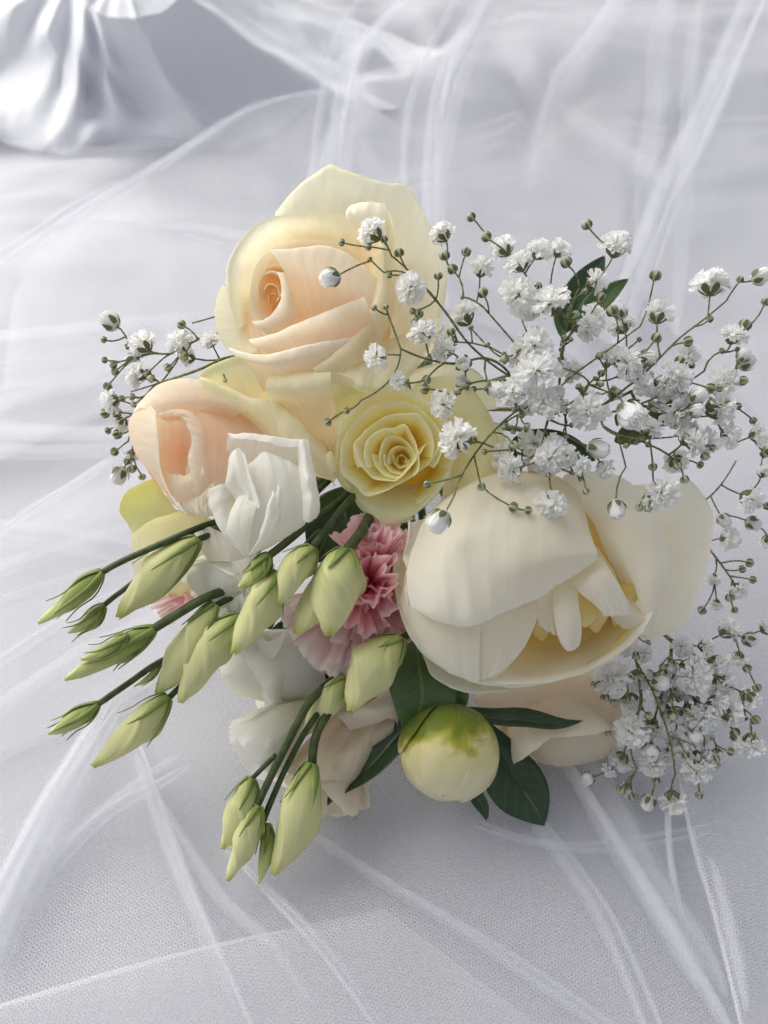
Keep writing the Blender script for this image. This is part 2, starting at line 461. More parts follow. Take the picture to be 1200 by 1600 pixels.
def build_drape():
    t = thing('draped_fabric', 'pale grey fabric draped over a round form, falling in folds behind the cream rose', 'fabric', on_cloth(230, 150, 0.0))
    # each column of the skirt: top, upper, lower and hem point (x, y, height); crests and valleys alternate
    cols = [
        [(60, -60, .085), (-40, 10, .050), (-110, 90, .020), (-160, 170, .003)],
        [(85, -45, .090), (20, 18, .070), (-30, 90, .035), (-60, 165, .006)],
        [(100, -35, .086), (50, 40, .050), (10, 110, .016), (-20, 185, .002)],
        [(112, -25, .092), (74, 48, .066), (84, 96, .046), (40, 190, .008)],
        [(122, -12, .086), (100, 60, .048), (96, 130, .018), (76, 205, .002)],
        [(134, 2, .092), (132, 60, .072), (122, 128, .040), (96, 205, .010)],
        [(142, 12, .086), (148, 70, .050), (138, 135, .018), (120, 214, .002)],
        [(152, 20, .088), (166, 80, .062), (172, 140, .034), (146, 208, .008)],
        [(166, 27, .084), (186, 90, .046), (192, 150, .017), (176, 206, .002)],
        [(184, 30, .085), (205, 95, .049), (222, 155, .019), (226, 202, .002)],
        [(202, 30, .084), (226, 95, .050), (252, 155, .022), (276, 206, .002)],
        [(214, 29, .086), (246, 92, .058), (284, 150, .034), (320, 203, .010)],
        [(222, 28, .083), (258, 92, .049), (298, 148, .021), (336, 202, .002)],
        [(248, 22, .083), (300, 80, .050), (352, 132, .024), (402, 186, .002)],
        [(272, 10, .084), (336, 62, .055), (404, 112, .030), (462, 164, .003)],
        [(288, -2, .087), (362, 44, .064), (436, 92, .040), (514, 144, .012)],
        [(296, -12, .083), (378, 34, .050), (452, 82, .026), (536, 136, .002)],
        [(306, -30, .083), (400, 10, .050), (480, 50, .026), (560, 90, .002)],
        [(300, -60, .083), (420, -20, .050), (500, 10, .026), (600, 50, .002)]]
    rows = []
    for k in range(4):
        h = np.array([c[k][2] for c in cols]); hs = np.convolve(np.pad(h, 1, mode='edge'), (.25, .5, .25), 'valid')
        h = h * .45 + hs * .55
        rows.append(spline([on_cloth(c[k][0], c[k][1], hh) for c, hh in zip(cols, h)], 190))
    rows.append(spline([on_cloth(2.0 * c[3][0] - c[2][0], c[3][1] + 30, -.010) for c in cols], 190))
    inner = np.array(rows[0])
    ctr = inner.mean(0); top = ctr + np.array((0, .01, .012))
    plate = [top + (inner - top) * q + np.array((0, 0, .004 * (1 - q))) for q in (.02, .4, .8, .96)]
    R = np.array(plate + rows)
    nv = (len(R) - 1) * 9 + 1
    g = np.zeros((nv, 190, 3))
    for i in range(190): g[:, i] = spline(R[:, i], nv, chord=False)
    for j in range(nv):
        for i in range(190):
            x, y, z = g[j, i]
            g[j, i, 2] += .0035 * noise.noise((x * 28, y * 34, z * 30)) + .0015 * noise.noise((x * 80, y * 60, 3))
    mesh_obj('skirt', g.reshape(-1, 3), grid_faces(nv, 190), M['satin'], t)
build_drape()

# ------------------------------------------------------------------ the tulle veil
veil = thing('tulle_veil', 'sheer white net tulle spread in crossing folds over the cloth, under the bouquet', 'veil', (0, 0.3, 0.004))
def arc_uv(g):
    du = np.linalg.norm(np.diff(g, axis=1), axis=2); dv = np.linalg.norm(np.diff(g, axis=0), axis=2)
    u = np.concatenate([np.zeros((g.shape[0], 1)), np.cumsum(du, 1)], 1)
    v = np.concatenate([np.zeros((1, g.shape[1])), np.cumsum(dv, 0)], 0)
    # centre rows so that the net stays regular
    u = u - u[:, u.shape[1] // 2][:, None]
    return np.stack([u, v], -1)

def world_loft(rows, nu=60, per=10):
    rs = np.array([spline(r, nu) for r in rows])
    nv = (len(rows) - 1) * per + 1
    out = np.zeros((nv, nu, 3))
    for i in range(nu): out[:, i] = spline(rs[:, i], nv, chord=False)
    return out

def net(rows, name='net_layer', mat='tulle', nu=60, per=10, wob=0.002, wf=18, seed=0):
    g = world_loft([[on_cloth(*p) for p in r] for r in rows], nu, per)
    for j in range(g.shape[0]):
        for i in range(nu):
            x, y, z = g[j, i]
            g[j, i, 2] += wob * noise.noise((x * wf + seed, y * wf, seed * 1.7 + j * .004)) + wob * .5 * noise.noise((x * wf * 3 + seed, y * wf * 2, seed))
    return mesh_obj(name, g.reshape(-1, 3), grid_faces(*g.shape[:2]), M[mat], veil, arc_uv(g).reshape(-1, 2))

def doubled(crest, lower, seed, mids=1, h2=0.003, sag=0.35, mat='tulle', wob=0.0025):
    """a layer folded back on itself along the crest line"""
    a = spline(np.array(crest, float), 12); b = spline(np.array(lower, float), 12)
    def row(k, dh):
        q = a * (1 - k) + b * k
        q[:, 2] = a[:, 2] * (1 - k) ** 1.6 + b[:, 2] * k + dh
        return [tuple(x) for x in q]
    rows = [row(1, 0.001), row(.5, 0.000), row(.12, 0.0), row(.015, 0.0015), row(0, 0.003), row(.02, 0.005), row(.14, h2 + .003), row(.5, h2 + .003), row(1.04, h2)]
    return net(rows, 'net_layer', mat, nu=70, per=8, wob=wob, seed=seed)

def pleat(path, width, height, turns=2.1, seed=0, mat='tulle_fold', taper=True):
    """a gathered ridge of net: the sheet rolls over itself along a path (width, height in metres)"""
    n = 48
    p = spline([on_cloth(*q) for q in path], n)
    side = np.gradient(p, axis=0); side[:, 2] = 0
    side = np.cross(side, (0, 0, 1)); side /= np.linalg.norm(side, axis=1)[:, None]
    m = 22; g = np.zeros((m, n, 3))
    for j in range(m):
        t = j / (m - 1)
        a = math.pi + t * 2 * math.pi * turns
        rr = 1.0 - 0.45 * t
        for i in range(n):
            k = i / (n - 1)
            tp = max(.015, math.sin(math.pi * k)) ** .4 if taper else 1.0
            wv = 1 + 0.25 * noise.noise((k * 5, seed, t))
            g[j, i] = p[i] + side[i] * (math.cos(a) * rr * width * .5 * tp * wv) + np.array((0, 0, 1)) * ((math.sin(a) * rr * .5 + .5) * height * tp * wv)
    mesh_obj('fold', g.reshape(-1, 3), grid_faces(m, n), M[mat], veil, arc_uv(g).reshape(-1, 2))

# one layer over the whole cloth
def base_net(seed, lift, x0, x1, y0, y1, nx, ny, rot=0.0):
    xs = np.linspace(x0, x1, nx); ys = np.linspace(y0, y1, ny)
    g = np.zeros((ny, nx, 3))
    for j, y in enumerate(ys):
        for i, x in enumerate(xs):
            far = float(sstep(.3, .8, np.array(y)))
            h = lift + 0.0035 * (noise.noise((x * 9 + seed, y * 9, seed)) + 1) * (1 + far) + 0.002 * noise.noise((x * 30 + seed, y * 12, seed))
            g[j, i] = (x, y, cloth_z(x, y) + h)
    uv = arc_uv(g); c_, s_ = math.cos(rot), math.sin(rot)
    uv = np.stack([uv[..., 0] * c_ - uv[..., 1] * s_, uv[..., 0] * s_ + uv[..., 1] * c_], -1)
    mesh_obj('net_layer', g.reshape(-1, 3), grid_faces(ny, nx), M['tulle'], veil, uv.reshape(-1, 2))
base_net(0.0, 0.0025, -0.8, 0.9, -0.2, 1.15, 150, 150)
base_net(5.0, 0.0045, -0.8, 0.9, -0.2, 1.15, 150, 150, 0.35)

def gather(path, width, n, seed, h=.006, thin=.75, turns=1.25):
    n = max(2, int(n * .5))
    """a bunched fold: several narrow rolls of net lying side by side along a path"""
    r = random.Random(seed)
    for k in range(n):
        off = r.gauss(0, .28) * width / S * 1.0
        p = np.array(path, float)
        d = np.gradient(p[:, :2], axis=0); d /= np.linalg.norm(d, axis=1)[:, None] + 1e-9
        nx = np.stack([-d[:, 1], d[:, 0]], 1)
        fan = np.linspace(r.uniform(.5, 1.1), r.uniform(.8, 1.4), len(p))[:, None]
        q = p.copy(); q[:, :2] += nx * off * fan + np.array([(r.uniform(-4, 4), r.uniform(-4, 4)) for _ in p])
        a, b = r.uniform(0, .15), r.uniform(.8, 1.0)
        m = len(p) * 4; sp = spline(q, m)[int(a * m):max(int(b * m), int(a * m) + 6)]
        pleat([tuple(v) for v in sp], width * thin * r.uniform(.5, 1.5), h * r.uniform(.5, 1.2), turns=turns, seed=seed * 10 + k)

# back left: the sheet folded over along a rising diagonal
doubled([(-80, 470, .010), (110, 345, .020), (300, 226, .026), (400, 168, .030), (470, 150, .030), (522, 142, .026)],
        [(-80, 760, .004), (150, 640, .010), (300, 600, .012), (420, 520, .014), (540, 420, .016), (640, 330, .014)], 1)
doubled([(20, 470, .012), (110, 350, .022), (260, 360, .016), (400, 400, .014)], [(0, 640, .006), (120, 600, .01), (260, 560, .01), (420, 560, .01)], 2)
# back right panels
doubled([(528, 420, .012), (532, 250, .022), (545, 150, .030), (575, 60, .035), (650, -10, .04)],
        [(900, 560, .006), (960, 380, .014), (1000, 260, .016), (1050, 150, .018), (1100, 20, .02)], 3)
doubled([(700, 420, .012), (680, 200, .030), (700, 120, .045), (735, 50, .055), (770, -20, .06)],
        [(1000, 560, .006), (960, 300, .012), (980, 200, .014), (1000, 120, .014), (1040, 0, .016)], 4)
doubled([(1010, 470, .010), (1055, 320, .020), (1110, 200, .030), (1160, 80, .040), (1200, -20, .045)],
        [(1300, 760, .004), (1330, 560, .006), (1400, 400, .01), (1420, 260, .01), (1450, 60, .02)], 5)
# front panels
doubled([(-40, 1580, .010), (140, 1530, .012), (290, 1488, .012), (450, 1452, .010), (600, 1420, .006)],
        [(-40, 1760, .006), (200, 1760, .006), (500, 1780, .006), (800, 1760, .005), (1000, 1720, .004)], 6, wob=.0015)
doubled([(1062, 1200, .006), (1085, 1330, .010), (1115, 1430, .014), (1155, 1600, .018), (1170, 1680, .018)],
        [(1340, 1120, .008), (1350, 1300, .010), (1380, 1420, .010), (1400, 1600, .01), (1420, 1680, .01)], 7, wob=.0015)
doubled([(-60, 870, .006), (60, 790, .012), (170, 716, .016), (260, 690, .014)], [(-60, 1200, .003), (60, 1150, .004), (200, 1080, .005), (320, 1000, .006)], 9, wob=.0018)
# bunched folds, front
gather([(-70, 1580, .004), (10, 1390, .006), (85, 1250, .008), (140, 1150, .008), (200, 1040, .006)], .012, 8, 1, h=.009)
gather([(-20, 1560, .004), (25, 1430, .004), (70, 1340, .004), (120, 1260, .003)], .006, 3, 2)
gather([(190, 1100, .003), (275, 1330, .005), (335, 1470, .007), (410, 1640, .008)], .006, 4, 3)
gather([(200, 1150, .003), (340, 1390, .005), (430, 1480, .006), (530, 1640, .006)], .006, 3, 4)
gather([(340, 1320, .003), (440, 1420, .005), (510, 1500, .006), (610, 1640, .006)], .005, 4, 5)
gather([(850, 1140, .004), (930, 1265, .006), (1000, 1380, .008), (1080, 1510, .010), (1160, 1660, .010)], .009, 7, 6, h=.008)
gather([(1045, 1230, .003), (1043, 1330, .004), (1055, 1390, .004), (1075, 1450, .003)], .004, 2, 7)
gather([(740, 1280, .002), (850, 1318, .003), (960, 1315, .004), (1180, 1270, .004)], .004, 3, 8)
gather([(-60, 1500, .003), (70, 1370, .004), (170, 1275, .006), (260, 1215, .006), (400, 1120, .004)], .010, 4, 9)
gather([(760, 1180, .002), (850, 1290, .003), (940, 1420, .005), (1010, 1560, .006), (1070, 1720, .006)], .008, 4, 13)
gather([(430, 1250, .003), (570, 1350, .004), (700, 1430, .005), (850, 1525, .006), (1080, 1690, .005)], .006, 3, 18)
gather([(1120, 1340, .012), (1140, 1440, .016), (1185, 1640, .02)], .006, 4, 21)
# left
gather([(-200, 556, .008), (80, 540, .010), (380, 500, .008)], .014, 5, 10)
gather([(-200, 610, .006), (80, 598, .008), (380, 585, .006)], .012, 4, 11)
gather([(-200, 840, .004), (60, 850, .005), (340, 910, .004)], .014, 5, 12)
gather([(-60, 880, .004), (60, 800, .010), (120, 760, .013), (190, 705, .014)], .004, 3, 22)
gather([(-200, 980, .003), (40, 900, .004), (330, 810, .004)], .010, 4, 23)
gather([(-200, 690, .005), (60, 720, .007), (380, 700, .007)], .016, 4, 24)
gather([(-200, 1240, .003), (40, 1045, .004), (320, 900, .004)], .012, 4, 25)
# back
gather([(430, 420, .012), (470, 290, .018), (500, 190, .024), (524, 140, .026)], .018, 6, 14, h=.008)
gather([(200, 300, .018), (300, 228, .026), (350, 194, .030), (400, 168, .032), (470, 150, .032), (524, 142, .028)], .008, 5, 15)
gather([(-60, 452, .010), (60, 378, .016), (160, 318, .022), (260, 254, .024)], .008, 4, 16)
gather([(690, 480, .012), (672, 330, .020), (682, 195, .032), (702, 118, .047), (736, 48, .057), (772, -30, .062)], .016, 6, 17, h=.01)
gather([(540, 480, .012), (528, 330, .020), (546, 150, .032), (576, 60, .037), (655, -20, .042)], .018, 6, 26, h=.008)
gather([(940, 600, .010), (1010, 440, .014), (1075, 275, .026), (1112, 198, .032), (1162, 78, .042), (1240, -110, .05)], .018, 7, 27, h=.01)
gather([(820, 300, .012), (862, 130, .020), (900, 80, .026), (940, 30, .030), (1010, -110, .034)], .024, 5, 28, h=.01)
gather([(864, 160, .012), (960, 250, .012), (1060, 310, .012)], .024, 5, 30)
gather([(250, 365, .014), (350, 385, .012), (450, 412, .012)], .010, 4, 33)
gather([(1060, -120, .02), (1020, 60, .02), (1010, 180, .018), (1000, 300, .014), (980, 560, .010)], .03, 5, 34)
gather([(600, 330, .014), (720, 290, .016), (860, 250, .014)], .016, 4, 35)
# crisp single creases
for k, (p, w) in enumerate([
    ([(1058, 1200, .012), (1085, 1330, .014), (1115, 1430, .018), (1165, 1640, .022)], .0022),
    ([(378, 1355, .006), (440, 1422, .008), (510, 1500, .009), (610, 1640, .009)], .0022),
    ([(205, 1120, .005), (285, 1350, .008), (335, 1470, .010), (410, 1640, .011)], .003),
    ([(-60, 872, .010), (60, 792, .014), (170, 716, .018)], .002),
    ([(-60, 462, .014), (110, 345, .022), (300, 228, .030), (400, 170, .034), (520, 144, .030)], .004),
    ([(-60, 1590, .012), (140, 1532, .016), (290, 1490, .016), (450, 1454, .014)], .0018),
    ([(880, 1180, .008), (930, 1262, .010), (1000, 1376, .012), (1080, 1506, .014), (1160, 1650, .014)], .0050),
    ([(-60, 1520, .010), (10, 1385, .012), (85, 1245, .014), (150, 1130, .012)], .0060),
    ([(110, 348, .024), (190, 350, .020), (270, 364, .018), (420, 405, .016)], .003),
    ([(1050, 320, .024), (1110, 200, .036), (1165, 70, .046), (1205, -20, .05)], .006),
    ([(690, 190, .036), (705, 115, .050), (740, 45, .060), (770, -20, .064)], .007),
    ([(530, 250, .026), (546, 150, .036), (578, 58, .042), (655, -15, .046)], .005),
    ([(160, 720, .016), (220, 800, .010), (260, 880, .008)], .003),
    ([(1040, 1230, .006), (1044, 1320, .008), (1052, 1380, .008), (1072, 1440, .006)], .0026)]):
    pleat(p, w, w * .9, turns=2.6, seed=60 + k)
# ------------------------------------------------------------------ flowers
def flower(name, label, cat, base, group=None, stem=True, r=9, smat='stem'):
    t = thing(name, label, cat, PW(np.array(base, float)), group)
    if stem: flower_stem(t, base, M[smat], r)
    return t

def core(parent, c, r, mat, tint):
    """closed inner bud of the flower that the outer petals wrap"""
    nl, no = 20, 30
    g = np.zeros((nl, no, 3))
    for j in range(nl):
        th = math.pi * (j + .03) / (nl - 1 + .06)
        for i in range(no):
            a = 2 * math.pi * i / no
            k = 1 + .06 * math.sin(3 * a + 4 * th)
            g[j, i] = (c[0] + r[0] * k * math.sin(th) * math.cos(a), c[1] + r[1] * k * math.sin(th) * math.sin(a), c[2] + r[2] * math.cos(th))
    uv = np.zeros((nl, no, 2)); uv[..., 0] = (np.arange(no) / no)[None]; uv[..., 1] = tint
    mesh_obj('heart', PW(g).reshape(-1, 3), grid_faces(nl, no, True), mat, parent, uv.reshape(-1, 2))

# ---- the large cream rose at the top
t = flower('cream_rose', 'large open cream rose with peach heart, topmost flower of the bouquet', 'rose', (560, 560, -110))
C, CO = M['cream'], M['cream_out']
# back guard petals
petal(t, [[(455, 450, -70), (530, 430, -80), (600, 470, -70), (600, 560, -50)],
          [(438, 375, -62), (520, 335, -105), (610, 355, -112), (655, 430, -92), (640, 540, -55)],
          [(432, 345, -56), (468, 306, -82), (519, 276, -97), (582, 298, -112), (626, 308, -110), (658, 352, -100), (684, 412, -84), (682, 480, -64), (652, 545, -42)],
          [(431, 332, -50), (466, 291, -74), (508, 260, -86), (517, 256, -88), (527, 259, -91), (587, 283, -106), (628, 288, -105), (637, 291, -104), (642, 300, -102), (669, 343, -95), (696, 410, -82), (693, 485, -66), (658, 550, -44)]],
      CO, tint=[.1, .5, .85, 1], nu=80, lump=2.2, ruf=1.5, rf=7)
petal(t, [[(560, 560, -100), (620, 560, -110), (680, 520, -130)], [(580, 590, -70), (640, 575, -85), (695, 520, -110)], [(590, 600, -60), (645, 580, -74), (697, 500, -100)]], CO, tint=[.2, .8, 1])
# outer cup, left and top
petal(t, [[(440, 500, -60), (440, 470, -70), (460, 440, -80), (500, 430, -85), (540, 430, -80)],
          [(400, 500, 0), (395, 440, -20), (405, 405, -35), (440, 380, -50), (490, 372, -60), (560, 395, -65)],
          [(378, 510, 34), (368, 455, 26), (372, 405, 10), (405, 364, -14), (440, 350, -30), (500, 345, -42), (570, 365, -50)],
          [(368, 515, 40), (354, 460, 32), (358, 405, 16), (390, 357, -6), (435, 337, -25), (480, 331, -36), (525, 334, -42), (572, 345, -48)]],
      CO, tint=[0, .4, .8, .97], nu=50, lump=1.6)
petal(t, [[(400, 530, 0), (385, 490, -10), (375, 450, -10)],
          [(400, 548, 42), (380, 520, 34), (364, 487, 26), (354, 448, 14)],
          [(366, 553, 32), (346, 533, 20), (336, 500, 6), (338, 470, -4), (350, 442, -6)]],
      CO, tint=[.2, .75, 1], lump=1.5)
# turned-back tip catching the light
petal(t, [[(556, 366, -34), (578, 366, -32), (600, 372, -30)],
          [(545, 350, -22), (570, 348, -14), (602, 356, -14)],
          [(540, 334, -20), (566, 330, -8), (604, 336, -10)],
          [(548, 321, -26), (572, 316, -16), (602, 318, -18)]], C, tint=[.5, .85, 1, 1], lump=.8, ruf=1.5)
# second ring, inside
petal(t, [[(560, 440, -70), (500, 440, -60), (450, 450, -50), (430, 480, -30), (445, 530, 0)],
          [(565, 420, -52), (520, 402, -52), (470, 396, -40), (430, 415, -22), (412, 450, -5), (410, 490, 14), (440, 535, 35)],
          [(573, 402, -34), (520, 380, -34), (470, 374, -22), (427, 388, -4), (402, 412, 14), (391, 450, 28), (392, 490, 40), (425, 540, 50)]],
      C, tint=[0, .25, .8], nu=46)
# heart: small rolled petals
for (cx, cy, r, z, a0, sp) in [(426, 468, 7, 16, 100, 250), (423, 462, 14, 14, 200, 170), (424, 455, 22, 8, 150, 190), (430, 450, 27, -4, 230, 170)]:
    rows = []
    for (k, dz, tt) in [(.7, -40, 0), (.92, -12, 0), (1, 0, 0), (1.06, -3, 0)]:
        rows.append([(cx + r * k * 0.85 * (1 + .12 * q / 10) * math.cos(math.radians(a0 + sp * q / 10)), cy + r * k * 1.25 * (1 + .12 * q / 10) * math.sin(math.radians(a0 + sp * q / 10)), z + dz + 3 * math.sin(q)) for q in range(11)])
    petal(t, rows, C, tint=[0, .3, .7, .75], nu=30, per=5, lump=.6)
petal(t, [[(394, 501, 42), (417, 496, 43), (435, 476, 38), (440, 455, 34), (437, 436, 29), (432, 424, 22)],
          [(402, 512, 46), (425, 505, 46), (448, 486, 42), (452, 455, 36), (446, 425, 26)],
          [(420, 524, 40), (445, 516, 40), (466, 492, 34), (463, 455, 24), (450, 418, 12)]],
      C, tint=[.95, .55, .3], nu=34, lump=1)
petal(t, [[(424, 394, 16), (460, 391, 10), (500, 388, 3), (535, 398, -3), (567, 420, -11), (597, 448, -16)],
          [(421, 391, 24), (460, 389, 18), (500, 386, 11), (535, 396, 5), (567, 418, -3), (598, 446, -8)],
          [(430, 402, 32), (458, 406, 29), (500, 418, 26), (545, 438, 20), (587, 461, 6)],
          [(447, 430, 37), (480, 438, 39), (520, 454, 37), (560, 469, 26), (588, 478, 10)],
          [(457, 462, 38), (488, 470, 43), (520, 480, 41), (550, 484, 33), (580, 486, 18)],
          [(468, 498, 30), (500, 508, 36), (530, 510, 34), (565, 508, 20)]],
      C, tint=[.9, .95, .72, .25, .1, .05], nu=40, lump=1)
petal(t, [[(388, 531, 52), (430, 520, 55), (463, 506, 53), (520, 483, 46), (570, 463, 31)],
          [(400, 542, 60), (440, 531, 63), (480, 520, 61), (530, 504, 53), (578, 488, 38)],
          [(425, 555, 58), (460, 552, 61), (500, 543, 58), (545, 527, 48), (585, 515, 32)],
          [(440, 575, 40), (480, 575, 45), (530, 560, 38), (580, 540, 20)]],
      C, tint=[.95, .4, .12, .1], nu=40, lump=1)
petal(t, [[(359, 543, 44), (388, 552, 60), (418, 553, 64), (450, 547, 64), (480, 540, 62), (548, 527, 44)],
          [(358, 546, 48), (388, 554, 65), (418, 556, 70), (450, 549, 70), (480, 542, 68), (548, 529, 49)],
          [(366, 556, 50), (395, 565, 67), (425, 567, 72), (480, 558, 68), (535, 545, 50)],
          [(385, 566, 44), (430, 580, 58), (480, 576, 56), (520, 562, 43)],
          [(410, 610, 20), (460, 610, 30), (510, 590, 20)]],
      C, tint=[.9, 1, .7, .4, .2], nu=40, lump=1.2, ruf=1)
# right-hand petal with rolled rim running down to the lower left
petal(t, [[(555, 385, -60), (570, 430, -50), (558, 490, -25), (515, 540, 5), (475, 565, 15)],
          [(586, 335, -38), (592, 372, -24), (592, 432, -4), (575, 487, 22), (535, 536, 44), (488, 573, 54)],
          [(598, 324, -30), (600, 360, -16), (599, 438, 8), (584, 490, 32), (542, 545, 54), (490, 578, 62)],
          [(607, 330, -38), (611, 370, -26), (611, 440, 0), (598, 497, 24), (556, 555, 48), (498, 586, 58)],
          [(611, 345, -60), (616, 390, -54), (618, 450, -30), (608, 510, 0), (570, 565, 26), (512, 594, 42)],
          [(600, 400, -90), (605, 450, -70), (600, 510, -30), (570, 560, -5), (520, 590, 10)]],
      CO, tint=[0, .6, .9, .95, .7, .4], nu=40, lump=1.4)
# lower right drooping petal with a torn, scalloped rim
petal(t, [[(500, 570, 10), (560, 545, 0), (620, 525, -25), (680, 500, -55)],
          [(505, 578, 38), (550, 568, 34), (600, 555, 14), (645, 538, -8), (688, 505, -42)],
          [(508, 585, 50), (532, 587, 54), (555, 590, 52), (585, 590, 40), (630, 572, 14), (670, 545, -14)],
          [(512, 590, 50), (530, 584, 56), (545, 592, 55), (568, 605, 52), (590, 607, 42), (626, 590, 20), (662, 560, -4)],
          [(520, 598, 36), (545, 604, 40), (568, 612, 38), (600, 610, 26), (640, 590, 0)]],
      CO, tint=[.2, .5, .85, 1, .8], nu=44, lump=1.6, ruf=3, rf=9)
# scroll-lipped petal and the peach outer petal hanging below it
petal(t, [[(524, 752, -40), (520, 700, -20), (500, 660, -10), (470, 650, -10)][::-1],
          [(440, 660, 6), (478, 680, 14), (508, 690, 10), (522, 730, -14)],
          [(428, 630, 26), (470, 636, 36), (512, 634, 32), (524, 640, 20)],
          [(418, 616, 50), (470, 620, 58), (514, 616, 54)],
          [(415, 603, 60), (470, 605, 70), (517, 601, 66)],
          [(419, 589, 56), (470, 589, 66), (517, 584, 62)],
          [(428, 583, 42), (470, 581, 50), (514, 579, 46)],
          [(432, 592, 28), (470, 592, 34), (508, 590, 30)]],
      CO, tint=[.05, .1, .2, .6, .88, .96, .9, .7], nu=40, lump=1.2)
petal(t, [[(400, 640, -30), (460, 640, -20), (500, 660, -15), (515, 700, -20)], [(415, 660, -10), (460, 665, 2), (500, 690, 0), (520, 740, -15)], [(440, 690, -25), (480, 710, -12), (510, 740, -15), (525, 765, -30)]], C, tint=[.1, .2, .35])
# yellow-tinged petal lower left
petal(t, [[(360, 625, -40), (400, 628, -30), (450, 615, -10), (480, 600, 0)],
          [(335, 604, -14), (375, 602, -4), (420, 598, 10), (462, 592, 24)],
          [(313, 590, 8), (340, 574, 14), (377, 563, 20), (420, 563, 27), (462, 580, 32)],
          [(311, 586, 2), (338, 569, 8), (376, 558, 14), (420, 558, 20), (463, 574, 26)]],
      M['yellow_out'], tint=[0, .3, .7, .8], nu=36)

core(t, (512, 505, -34), (96, 74, 40), C, .12)
petal(t, [[(380, 480, 14), (400, 500, 16), (440, 520, 16), (500, 530, 10)], [(372, 515, 26), (400, 528, 30), (440, 545, 34), (500, 545, 30)], [(370, 545, 24), (400, 556, 30), (440, 566, 34), (500, 562, 30)]], C, tint=[.2, .3, .4])
# ---- the blush rose at the left
t = flower('blush_rose', 'blush pink rose with cream rims, left of the bouquet above the lime-tipped petals', 'rose', (330, 700, -110))
B = M['blush']
petal(t, [[(250, 650, -60), (290, 620, -70), (350, 640, -70), (390, 670, -60)],
          [(214, 644, -4), (232, 622, -6), (252, 604, -10), (287, 596, -14), (325, 602, -14), (365, 626, -10), (392, 645, -8)],
          [(210, 641, 10), (228, 618, 12), (250, 601, 10), (286, 592, 8), (322, 598, 8), (358, 618, 12), (388, 640, 14)],
          [(222, 637, 28), (242, 624, 30), (283, 612, 24), (322, 617, 22), (356, 630, 22), (382, 644, 20)],
          [(240, 648, 34), (270, 636, 32), (305, 634, 24), (340, 638, 16), (372, 648, 12)],
          [(262, 660, 10), (290, 656, 6), (320, 655, -4), (360, 662, -8)]],
      B, tint=[.2, .8, 1, .85, .4, .1], nu=42, lump=1.5, ruf=1.2)
petal(t, [[(225, 640, -30), (212, 668, -30), (222, 712, -28), (268, 782, -24)],
          [(220, 634, 0), (203, 655, 0), (203, 685, 0), (215, 714, 4), (238, 742, 6), (262, 778, 2), (288, 802, -4)],
          [(230, 630, 26), (218, 655, 30), (219, 690, 34), (232, 725, 36), (255, 760, 34), (284, 802, 22)],
          [(242, 640, 42), (236, 662, 54), (239, 697, 58), (248, 732, 54), (265, 770, 46), (292, 806, 30)],
          [(243, 648, 46), (246, 668, 61), (249, 700, 65), (251, 738, 60), (268, 778, 50), (294, 806, 36)]],
      B, tint=[.5, .65, .75, .85, 1], nu=42, lump=1.6)
# far wall of the open heart
petal(t, [[(236, 648, 30), (262, 648, 22), (290, 652, 16), (305, 668, 20)],
          [(240, 672, 26), (264, 674, 4), (286, 680, -2), (302, 690, 12)],
          [(244, 705, 26), (262, 706, 0), (284, 710, -6), (302, 715, 10)],
          [(246, 740, 26), (264, 742, 6), (284, 745, 0), (304, 748, 14)],
          [(258, 775, 26), (274, 776, 12), (290, 778, 10), (310, 780, 20)]], B, tint=[.7, .35, .15, .2, .4], nu=30, lump=2)
# petals overlapping it from the right, with crimped free edges
petal(t, [[(246, 649, 46), (268, 646, 42), (286, 655, 42), (296, 676, 46), (299, 695, 48), (292, 716, 50), (297, 733, 52), (296, 752, 52), (300, 768, 48)],
          [(262, 641, 42), (284, 644, 42), (300, 660, 46), (308, 682, 51), (309, 702, 53), (305, 722, 55), (308, 742, 56), (308, 760, 54), (312, 778, 48)],
          [(285, 640, 34), (304, 648, 38), (316, 668, 44), (322, 692, 48), (324, 715, 50), (324, 738, 50), (326, 762, 48), (328, 785, 40)]],
      B, tint=[1, .7, .4], nu=60, lump=1.0, ruf=2.2, rf=20, jag=1.8)
petal(t, [[(300, 690, 20), (296, 716, 22), (290, 742, 26), (296, 764, 30)],
          [(306, 690, 44), (302, 714, 46), (298, 740, 46), (302, 764, 44)]], B, tint=[1, .4], nu=40, ruf=2, rf=16, jag=1.8)
petal(t, [[(262, 738, 40), (280, 742, 46), (300, 740, 50), (316, 728, 52)], [(266, 762, 44), (284, 760, 52), (304, 752, 55), (320, 738, 56)], [(276, 785, 36), (296, 780, 44), (316, 768, 48), (330, 752, 48)]], B, tint=[1, .7, .4], nu=44, ruf=2.2, rf=14, jag=1.6)
petal(t, [[(316, 634, 4), (356, 640, -10), (395, 650, -18), (415, 668, -24)],
          [(309, 646, 26), (345, 652, 8), (385, 664, -6), (413, 680, -12)],
          [(306, 664, 40), (343, 672, 26), (386, 686, 8), (408, 700, 0)],
          [(310, 696, 50), (345, 706, 40), (380, 714, 22), (402, 722, 10)],
          [(321, 729, 52), (345, 738, 44), (372, 744, 30)],
          [(332, 765, 46), (348, 772, 38), (365, 770, 26)]],
      B, tint=[.3, .35, .25, .2, .3, .5], nu=32, lump=1.3)
petal(t, [[(286, 770, 10), (305, 760, 20), (330, 750, 24)],
          [(280, 785, 30), (300, 775, 42), (322, 762, 48), (336, 750, 46)],
          [(290, 802, 36), (306, 795, 48), (320, 785, 52), (330, 772, 50)],
          [(296, 806, 26), (310, 803, 36), (322, 797, 40), (334, 785, 36)]],
      B, tint=[.2, .6, 1, .8], nu=44, ruf=3.5, rf=13, jag=2)
